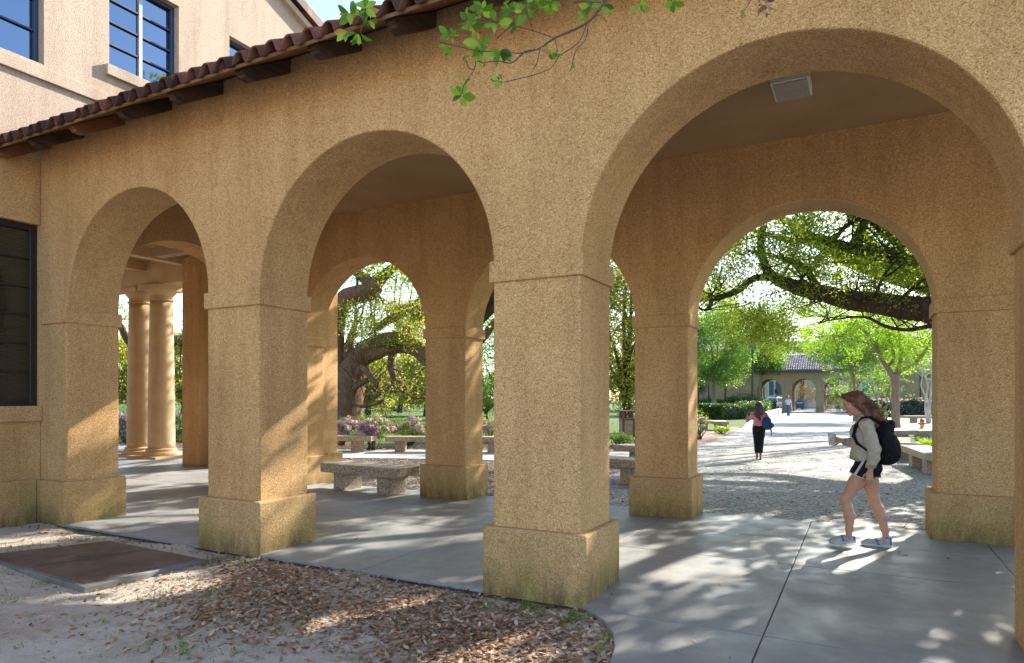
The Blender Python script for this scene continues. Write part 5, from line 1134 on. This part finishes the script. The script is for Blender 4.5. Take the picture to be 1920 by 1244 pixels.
def hand(s, wr, d, up, side, curl, L=.17, spread=.10, r=.0085):
    """wrist point, direction of the palm, back-of-hand normal, thumb side (+1/-1), curl in radians per joint"""
    wr = np.array(wr, float); d = np.array(d, float); d /= np.linalg.norm(d); up = np.array(up, float); up -= d*up.dot(d); up /= np.linalg.norm(up); lat = np.cross(d, up)*side
    pl = L*.50
    for i, o_ in enumerate((.026, .009, -.009, -.026)): s.cap(wr+lat*o_*.5, wr+d*pl+lat*o_, .014, .0125, .010)
    for i, (o_, l) in enumerate(((.029, .86), (.0100, 1.0), (-.0095, .93), (-.028, .74))):
        p = wr+d*pl+lat*o_; a = curl*.4; dd = d*math.cos(a)-up*math.sin(a)+lat*spread*(o_/.03)
        for j, f in enumerate((.24, .16, .12)):
            q_ = p+dd/np.linalg.norm(dd)*L*f*l; s.cap(p, q_, r*(1.08-.1*j), r*(1.0-.12*j), .0035); p = q_; a += curl*(1, .85, .6)[j]; dd = d*math.cos(a)-up*math.sin(a)+lat*spread*.6*(o_/.03)
    p = wr+d*L*.16+lat*.026; td = d*.62+lat*.75-up*.25
    for j, f in enumerate((.20, .17, .13)): td /= np.linalg.norm(td); q_ = p+td*L*f; s.cap(p, q_, .0125-.0015*j, .0105-.001*j, .008 if j == 0 else .004); p = q_; td = td*.7+d*.45-lat*.12-up*.12*curl
    return wr+d*pl
# ---------------------------------------------------------------- walking woman with the backpack (faces local +x)
pg = G(1629, 1026)
PW = thing('person', 'woman with long auburn hair walking left in a beige sweatshirt, black shorts and sneakers', 'person', (pg.x, pg.y, 0), rad(180))
s = SDF((-.32, -.36, 0), (.52, .36, 1.74), .0048)
HC = (.155, 0, 1.545)
w = head(s, HC, 22, 8)
s.chain([(.035, 0, 1.37, .052), (.075, 0, 1.43, .046), (.105, 0, 1.49, .048)], .03)
for (x, z, rx, ry, rz_) in ((.03, 1.27, .085, .135, .11), (.045, 1.15, .08, .12, .10), (.05, 1.02, .075, .115, .10), (.04, .90, .085, .145, .09)): s.ell((x, 0, z), (rx, ry, rz_), .05)
for y in (-1, 1): s.cap((.03, y*.06, 1.34), (.025, y*.165, 1.315), .05, .048, .04)
s.ell((-.03, .07, .86), (.075, .08, .085), .04); s.ell((-.03, -.07, .86), (.075, .08, .085), .04)
# near (left) leg swings forward, far (right) leg stands behind
Lk = [(.035, .085, .86, .088), (.12, .088, .70, .076), (.205, .085, .545, .056), (.222, .085, .505, .053), (.205, .09, .42, .052), (.185, .092, .34, .053), (.185, .095, .20, .036), (.190, .095, .115, .032)]
Rk = [(.005, -.085, .86, .088), (-.02, -.085, .68, .077), (-.045, -.08, .52, .056), (-.055, -.08, .475, .053), (-.095, -.08, .40, .052), (-.118, -.08, .33, .052), (-.15, -.08, .19, .035), (-.165, -.08, .10, .032)]
s.chain(Lk, .025); s.chain(Rk, .025)
s.ell((.238, .085, .525), (.032, .035, .045), .02); s.ell((-.028, -.08, .50), (.030, .035, .042), .02)
s.cap((.18, .095, .09), (.30, .095, .055), .034, .028, .02); s.cap((-.175, -.08, .075), (-.05, -.075, .05), .034, .026, .02)
# arms
s.chain([(.025, .175, 1.31, .046), (-.02, .205, 1.18, .041), (-.045, .215, 1.07, .036), (-.035, .212, .97, .035), (-.012, .205, .84, .025)], .02)
s.chain([(.025, -.175, 1.31, .046), (.055, -.20, 1.19, .041), (.075, -.205, 1.09, .036), (.16, -.175, 1.095, .033), (.262, -.135, 1.125, .024)], .02)
hand(s, (-.010, .205, .835), (.05, -.02, -1), (0, 1, 0), -1 if False else 1, .75, L=.165)
hand(s, (.268, -.133, 1.128), (.85, .22, .15), (.15, -1, .0), 1, 1.05, L=.16)
C0 = np.array(w(.087, 0, -.068)); E1, E2 = np.array(w(.087, .031, .003)), np.array(w(.087, -.031, .003))
def mi1(c_):
    d = lambda p, a: np.linalg.norm((c_-p)/np.array(a), axis=1) < 1
    return np.where(d(C0, (.016, .026, .011)), 1, np.where(d(E1, (.012, .014, .008)) | d(E2, (.012, .014, .008)), 2, 0))
sput('body', s, [SK1, LIP, EYE], PW, 1, mi1)
# sweatshirt
SW = cloth('beige fleece', (.50, .45, .35), 10); CUF = cloth('darker khaki rib knit', (.34, .31, .19), 60)
s = SDF((-.25, -.34, .78), (.36, .34, 1.46), .0055)
for (x, z, rx, ry, rz_) in ((.03, 1.27, .112, .155, .13), (.045, 1.14, .118, .15, .12), (.055, 1.02, .122, .15, .12), (.05, .93, .122, .160, .09)): s.ell((x, 0, z), (rx, ry, rz_), .06)
for y in (-1, 1): s.cap((.03, y*.05, 1.36), (.025, y*.165, 1.32), .056, .062, .04)
s.cap((.03, 0, 1.36), (.055, 0, 1.395), .075, .068, .03)
s.chain([(.025, .178, 1.31, .066), (-.02, .208, 1.18, .062), (-.05, .22, 1.07, .058), (-.04, .215, .97, .054), (-.016, .207, .865, .044)], .03)
s.chain([(.025, -.178, 1.31, .066), (.055, -.20, 1.19, .060), (.075, -.205, 1.10, .056), (.16, -.178, 1.10, .046), (.235, -.145, 1.118, .036)], .03)
s.ell((.135, 0, 1.23), (.045, .12, .08), .05)
s.rough(.0055, 30, 2, (1, 1, .8)); s.rough(.003, 62, 5); s.cut((.25, 0, -1), -.872, (-.3, -.145, .7), (.4, .15, 1.0)); s.cut((0, 0, -1), -.868, (-.2, .15, .7), (.12, .36, .95)); s.ell((.075, 0, 1.45), (.058, .055, .06), sub=True)
def mi2(c_): return np.where(((np.abs(c_[:, 1]) < .152) & (c_[:, 2]-.25*c_[:, 0] < .935)) | ((c_[:, 1] > .15) & (c_[:, 2] < .905) & (c_[:, 0] < .06)) | ((c_[:, 1] < -.10) & (c_[:, 0] > .215)) | (np.linalg.norm(c_-np.array([.07, 0, 1.41]), axis=1) < .075), 1, 0)
sw = sput('sweatshirt', s, [SW, CUF], PW, 1, mi2)
# shorts
BLK = cloth('black nylon', (.012, .012, .014), 12, .7); TRM = cloth('white piping', (.62, .60, .58), 30)
s = SDF((-.22, -.26, .62), (.28, .26, 1.0), .0055)
s.ell((.03, 0, .90), (.108, .162, .085), .04); s.ell((-.045, .07, .86), (.085, .09, .09), .04); s.ell((-.045, -.07, .86), (.085, .09, .09), .04)
s.cap((.035, .088, .87), (.09, .095, .765), .103, .106, .03); s.cap((.0, -.088, .87), (-.018, -.092, .745), .102, .104, .03)
s.rough(.003, 40, 1); nL = np.array([.42, 0, -1]); nL /= np.linalg.norm(nL)
s.cut((.42, 0, -1), float(np.array([.09, 0, .762])@nL), (-.3, .0, .5), (.4, .3, .95)); s.cut((0, 0, -1), -.742, (-.3, -.3, .5), (.4, .0, .95)); s.cut((0, 0, 1), .965)
def mi3(c_):
    hem = ((c_[:, 1] > 0) & (c_[:, 2]-.42*c_[:, 0] < .762-.42*.09+.014)) | ((c_[:, 1] <= 0) & (c_[:, 2] < .754))
    st = (c_[:, 1] > .12) & (np.abs((c_[:, 0]-.055)-(.93-c_[:, 2])*.55) < .013)
    return np.where(hem | st, 1, 0)
sput('shorts', s, [BLK, TRM], PW, 1, mi3)
# hair
def hairm(name, c1, c2):
    k = MT(name, .45, .5); k.col(k.ramp(k.noise(3, 5, .7, k.mapv((40, 40, 6))), [(.3, c1), (.7, c2)])); k.bump(k.noise(3, 4, .7, k.mapv((60, 60, 8))), .6, .01); return k.m
HR = hairm('auburn hair', (.055, .022, .010), (.21, .082, .036))
s = SDF((-.22, -.17, 1.18), (.34, .17, 1.72), .005); wv = lambda *v: w(*v)
s.ell(wv(-.020, 0, .046), (.098, .082, .086), .02, rotm('Y', 22)); s.ell(wv(-.05, 0, 0), (.085, .088, .10), .03)
s.chain([(*wv(.045, .05, .100), .026), (*wv(-.02, .078, .04), .030), (*wv(-.06, .075, -.06), .034), (-.015, .075, 1.40, .036), (-.06, .08, 1.33, .026), (-.085, .08, 1.27, .010)], .03)
s.chain([(*wv(.045, -.05, .100), .026), (*wv(-.02, -.078, .04), .030), (*wv(-.06, -.075, -.06), .034), (-.01, -.075, 1.38, .034), (-.05, -.07, 1.30, .016)], .03)
s.chain([(*wv(-.09, 0, .03), .065), (.0, 0, 1.50, .066), (-.045, 0, 1.42, .054), (-.09, .01, 1.345, .036), (-.13, .02, 1.28, .012)], .04)
s.chain([(*wv(-.08, 0, 0), .05), (-.06, .05, 1.46, .036), (-.12, .06, 1.385, .024), (-.17, .06, 1.35, .008)], .03)
s.rough(.0045, 60, 1, (1, 1.4, .35)); s.rough(.003, 110, 2, (1, 1.4, .3))
s.ell(wv(.085, 0, -.025), (.060, .068, .085), sub=True, R=rotm('Y', 22))
sput('hair', s, HR, PW, 1)
T = Tubes(); R6 = np.random.default_rng(66)
for i in range(90):
    a = R6.uniform(-1, 1); p0 = np.array(wv(-.06+R6.normal(0, .03), a*.08, .03-.05*R6.random())); P = [(*p0, .0028)]; q_ = p0
    for j in range(5): q_ = q_+np.array([-.030-.02*R6.random(), a*.006+R6.normal(0, .004), -.050+.012*j+R6.normal(0, .006)]); P.append((*q_, .0028*(1-.17*j)))
    T.add(P, 4, 2, 0, R6)
hw = [(.0, 1.50, .072), (-.045, 1.42, .062), (-.09, 1.345, .046), (-.13, 1.28, .030)]
for i in range(420):
    a = R6.uniform(-2.4, 2.4); p0 = np.array(wv(.07*math.cos(a*.6)-.03, .086*math.sin(a*.62), .085-.02*abs(a))); p1 = np.array(wv(-.055-.02*math.cos(a), .096*math.sin(a*.66), .055-.03*abs(a))); P = [(*p0, .0012), (*p1, .0018)]
    off = R6.uniform(.92, 1.12); st = R6.normal(0, .006)
    for (x, z, r_) in hw: P.append((x-r_*off*math.cos(a)*.75+R6.normal(0, .003), r_*off*math.sin(a)*1.15+st, z+r_*off*math.cos(a)*.5+R6.normal(0, .004), .0018))
    T.add(P, 4, 3, 0, R6)
o = T.build('loose_strands', HR, None); o.parent = PW
# sneakers
GRY = simple('grey white mesh shoe', (.20, .20, .22), (.50, .49, .48), 26, .8, .3, 80); SOL = paint('white rubber sole', (.60, .59, .56), .7); SBL = paint('blue shoe accents', (.05, .10, .36), .6)
def shoe(ank, toe, heel, tilt):
    s = SDF((min(toe[0], heel[0])-.06, ank[1]-.08, -.01), (max(toe[0], heel[0])+.06, ank[1]+.08, .20), .0045); y = ank[1]
    hz, tz = heel[2], toe[2]
    s.chain([(heel[0], y, hz+.045, .040), ((heel[0]*.6+toe[0]*.4), y, hz*.6+tz*.4+.045, .043), (toe[0]-.05, y, tz+.036, .042), (toe[0], y, tz+.028, .028)], .02)
    s.cap((ank[0]-.005, y, ank[2]-.03), (ank[0]-.012, y, ank[2]), .043, .040, .02)
    s.chain([(heel[0]-.005, y, hz+.018, .040), ((heel[0]+toe[0])/2, y, (hz+tz)/2+.015, .037), (toe[0]-.04, y, tz+.016, .044), (toe[0], y, tz+.02, .030)], .01)
    n = np.array([-(tz-hz), 0, (toe[0]-heel[0])]); n /= np.linalg.norm(n); base = float(np.array([heel[0], 0, hz])@n)
    s.cut(-n, -base); s.cut((0, 0, 1), ank[2]+.012)
    def f(c_):
        hgt = c_@n-base; u = (c_[:, 0]-heel[0])/(toe[0]-heel[0])
        return np.where(hgt < .024, 1, np.where(((np.abs(u-.42-(hgt-.05)*2.2) < .045) & (hgt < .085)) | ((u < -.10) & (hgt > .03)) | ((hgt > .088) & (c_[:, 2] > ank[2]-.002)), 2, 0))
    o = sput('sneaker', s, [GRY, SOL, SBL], PW, 1, f)
shoe((.185, .095, .115), (.355, .095, .025), (.165, .095, .045), 0)
shoe((-.168, -.08, .10), (.045, -.078, .0), (-.178, -.08, .0), 0)
# the backpack, the cup
BP = thing('backpack', 'bulging black backpack worn by the auburn haired woman', 'backpack', (pg.x, pg.y, 0), rad(180))
NYL = cloth('black nylon pack cloth', (.010, .010, .012), 14, .75, .5)
s = SDF((-.42, -.24, .84), (.22, .24, 1.45), .006)
s.ell((-.15, 0, 1.16), (.095, .155, .21), .05); s.ell((-.17, 0, 1.06), (.125, .155, .155), .06); s.ell((-.235, 0, 1.03), (.065, .12, .10), .02); s.cap((-.10, 0, 1.30), (-.19, 0, 1.31), .07, .05, .06); s.ell((-.16, 0, .97), (.10, .14, .07), .05)
s.rough(.006, 24, 4); s.rough(.003, 70, 1)
sput('pack', s, NYL, BP, 1)
for y in (-1, 1):
    s = SDF((-.16, min(y*.04, y*.26), .90), (.24, max(y*.04, y*.26), 1.47), .0055)
    s.chain([(-.10, y*.10, 1.345, .02), (-.02, y*.12, 1.395, .018), (.06, y*.125, 1.385, .018), (.125, y*.135, 1.30, .018), (.145, y*.145, 1.20, .017), (.11, y*.155, 1.12, .014), (.03, y*.165, 1.06, .009), (-.08, y*.15, 1.00, .008)], .01)
    sput('strap', s, NYL, BP, 1)
CP = thing('paper_cup', 'white paper coffee cup held out by the walking woman', 'cup', (pg.x, pg.y, 0), rad(180))
bm = bmesh.new(); lathe(bm, [(.030, 0), (.031, .002), (.040, .118), (.042, .122)], (.362, -.098, 1.075), 24); bmput('cup', bm, paint('white paper', (.66, .64, .62), .7), CP, world=False)
bm = bmesh.new(); lathe(bm, [(.043, 0), (.043, .006), (.036, .012), (.035, .016)], (.362, -.098, 1.198), 24); bmput('lid', bm, paint('pale lid', (.6, .59, .57), .5), CP, world=False)
# ---------------------------------------------------------------- woman in pink walking away (faces local +y, body built facing +x then turned)
pg2 = G(1423, 862); f2 = 1.02
PP = thing('person', 'dark haired woman in a pink top and black cropped trousers walking away', 'person', (pg2.x, pg2.y, 0), rad(90+8)); PP.scale = (.90, .93, .90)
s = SDF((-.22, -.42, 0), (.40, .42, 1.72), .0065)
w = head(s, (.03, 0, 1.55), 4)
s.chain([(-.01, 0, 1.36, .052), (.01, 0, 1.47, .048)], .03)
for (x, z, rx, ry, rz_) in ((.0, 1.27, .09, .15, .12), (.01, 1.12, .085, .13, .10), (.0, .98, .09, .15, .10), (-.01, .90, .10, .17, .10)): s.ell((x, 0, z), (rx, ry, rz_), .05)
for y in (-1, 1): s.cap((0, y*.06, 1.34), (0, y*.17, 1.32), .05, .048, .04); s.ell((-.05, y*.075, .88), (.085, .09, .09), .04)
s.chain([(0, .075, .86, .09), (.02, .06, .5, .055), (-.02, .055, .32, .05), (-.03, .05, .10, .03)], .02); s.chain([(0, -.075, .86, .09), (-.01, -.05, .5, .055), (-.05, -.04, .32, .05), (-.075, -.04, .13, .03)], .02)
s.cap((-.03, .05, .07), (.12, .055, .03), .03, .022, .02); s.cap((-.085, -.04, .09), (.02, -.045, .03), .03, .022, .02)
s.chain([(0, .18, 1.31, .045), (.02, .255, 1.17, .038), (.03, .30, 1.12, .034), (.10, .33, 1.18, .03), (.17, .31, 1.27, .024)], .02); hand(s, (.175, .308, 1.275), (.35, -.35, .9), (0, 1, .3), 1, .8, L=.16)
s.chain([(0, -.18, 1.31, .045), (-.02, -.235, 1.17, .038), (-.03, -.275, 1.04, .034), (.0, -.30, .93, .03), (.03, -.325, .83, .024)], .02); hand(s, (.03, -.327, .825), (.15, -.2, -1), (0, -1, 0), 1, .8, L=.16)
sput('body', s, [SK2], PP, 1)
PNK = cloth('pink jersey', (.66, .24, .28), 8); s = SDF((-.2, -.30, .85), (.25, .30, 1.42), .0065)
for (x, z, rx, ry, rz_) in ((.0, 1.27, .108, .165, .13), (.01, 1.12, .105, .150, .12), (.0, .99, .11, .165, .12)): s.ell((x, 0, z), (rx, ry, rz_), .05)
s.cap((0, -.05, 1.35), (0, .05, 1.35), .07, .07, .03)
for y in (-1, 1): s.cap((0, y*.16, 1.32), (.012, y*.235, 1.20), .062, .052, .04)
s.rough(.003, 35, 1); s.cut((0, 0, -1), -.945, (-.2, -.2, .8), (.25, .2, 1.1)); s.ell((.02, 0, 1.43), (.06, .06, .06), sub=True); sput('top', s, PNK, PP)
s = SDF((-.22, -.26, .12), (.2, .26, 1.02), .0065); s.ell((-.005, 0, .93), (.115, .172, .09), .05)
for y in (-1, 1): s.ell((-.06, y*.075, .88), (.095, .10, .10), .05)
s.chain([(0, .075, .86, .105), (.02, .062, .5, .072), (-.015, .055, .32, .066), (-.02, .052, .19, .060)], .02); s.chain([(0, -.075, .86, .105), (-.01, -.055, .5, .072), (-.045, -.045, .32, .066), (-.06, -.042, .20, .060)], .02)
s.rough(.003, 30, 3); s.cut((0, 0, -1), -.20); s.cut((0, 0, 1), .985); sput('trousers', s, BLK, PP)
HR2 = hairm('dark brown hair', (.012, .006, .006), (.05, .022, .02)); s = SDF((-.22, -.2, 1.1), (.2, .2, 1.72), .0065)
s.ell(w(-.02, 0, .045), (.105, .090, .092), .02); s.ell(w(-.06, 0, -.03), (.07, .10, .12), .03); s.chain([(-.05, 0, 1.5, .085), (-.09, .02, 1.38, .085), (-.11, .03, 1.28, .06), (-.115, -.02, 1.18, .03), (-.12, -.03, 1.12, .010)], .03)
for y in (-1, 1): s.chain([(-.02, y*.07, 1.56, .04), (-.04, y*.085, 1.45, .045), (-.07, y*.09, 1.33, .035), (-.09, y*.08, 1.24, .012)], .03)
s.rough(.005, 55, 1, (1, 1.4, .35)); s.ell(w(.085, 0, -.02), (.06, .07, .09), sub=True); sput('hair', s, HR2, PP)
for (x, y, z) in ((-.03, .05, .015), (-.07, -.04, .03)):
    bm = bmesh.new(); box(bm, (x-.06, y-.035, 0), (x+.17, y+.035, z)); bev(bmput('sandal', bm, paint('dark red sandal', (.12, .03, .03), .6), PP, world=False), .01, 1)
TB_ = thing('tote_bag', 'navy blue shoulder tote carried by the woman in pink', 'bag', (pg2.x, pg2.y, 0), rad(98)); TB_.scale = (.90, .93, .90)
NVY = cloth('navy canvas', (.03, .065, .16), 12, .8); s = SDF((-.30, -.42, .80), (.12, -.0, 1.32), .0065)
s.ell((-.10, -.20, 1.08), (.055, .12, .17), .04, rotm('X', 14)); s.ell((-.11, -.25, .97), (.065, .155, .10), .05, rotm('X', -24)); s.rough(.004, 28, 2); s.cut((0, .25, 1), 1.19); sput('bag', s, NVY, TB_)
s = SDF((-.2, -.3, 1.1), (.16, -.04, 1.46), .006)
for x in (-.10, -.07): s.chain([(x, -.24, 1.17, .010), (x*.9, -.19, 1.33, .010), (-.03, -.15, 1.39, .010), (.07, -.16, 1.35, .010), (.09, -.18, 1.22, .009)], .006)
sput('handles', s, NVY, TB_)
# ---------------------------------------------------------------- man in the distance
pg3 = G(1478, 780)
PM = thing('person', 'distant man in a white tee shirt and blue jeans under the far arcade', 'person', (pg3.x, pg3.y, 0), rad(250))
s = SDF((-.25, -.36, 0), (.36, .36, 1.84), .012); w = head(s, (.02, 0, 1.67), 12, 0, 1.05)
s.chain([(-.01, 0, 1.48, .06), (.01, 0, 1.6, .055)], .03)
for (x, z, rx, ry, rz_) in ((0, 1.35, .11, .17, .14), (0, 1.15, .10, .15, .13), (0, 1.0, .10, .16, .11)): s.ell((x, 0, z), (rx, ry, rz_), .05)
for y in (-1, 1): s.cap((0, y*.08, 1.44), (0, y*.19, 1.42), .06, .055, .04)
s.chain([(0, .20, 1.4, .05), (-.02, .25, 1.15, .04), (.06, .24, .95, .032)], .02); s.chain([(0, -.20, 1.4, .05), (-.02, -.25, 1.15, .04), (.12, -.22, 1.08, .032)], .02)
hand(s, (.065, .24, .945), (.3, 0, -1), (0, 1, 0), 1, .7, r=.012); hand(s, (.125, -.22, 1.08), (1, .3, .1), (0, -1, 0), 1, .8, r=.012)
s.chain([(0, .09, .92, .10), (.06, .1, .5, .062), (.02, .1, .1, .04)], .02); s.chain([(0, -.09, .92, .10), (-.04, -.1, .5, .062), (-.12, -.1, .12, .04)], .02); sput('body', s, [SK3], PM)
s = SDF((-.25, -.34, .85), (.25, .34, 1.55), .012)
for (x, z, rx, ry, rz_) in ((0, 1.35, .135, .19, .15), (0, 1.15, .125, .175, .15), (0, 1.02, .12, .18, .12)): s.ell((x, 0, z), (rx, ry, rz_), .05)
for y in (-1, 1): s.cap((0, y*.17, 1.42), (-.01, y*.24, 1.25), .075, .065, .04)
s.cut((0, 0, -1), -.95); s.cut((0, 0, 1), 1.52); sput('shirt', s, cloth('white cotton', (.66, .67, .72)), PM)
s = SDF((-.28, -.28, .04), (.28, .28, 1.04), .012); s.ell((0, 0, .97), (.125, .18, .10), .04); s.chain([(0, .09, .90, .12), (.06, .1, .5, .082), (.02, .1, .1, .07)], .02); s.chain([(0, -.09, .90, .12), (-.04, -.1, .5, .082), (-.12, -.1, .14, .07)], .02); s.cut((0, 0, -1), -.09); sput('jeans', s, cloth('blue denim', (.07, .14, .30)), PM)
s = SDF((-.15, -.15, 1.6), (.2, .15, 1.88), .01); s.ell(w(-.02, 0, .05), (.11, .09, .085), .02); s.ell(w(.09, 0, -.03), (.07, .08, .08), sub=True); sput('hair', s, HR2, PM)
for (x, y) in ((.02, .1), (-.12, -.1)):
    s = SDF((x-.15, y-.1, -.01), (x+.28, y+.1, .16), .01); s.cap((x-.03, y, .05), (x+.15, y, .04), .05, .04, .02); s.cut((0, 0, -1), 0); sput('shoe', s, BLK, PM)
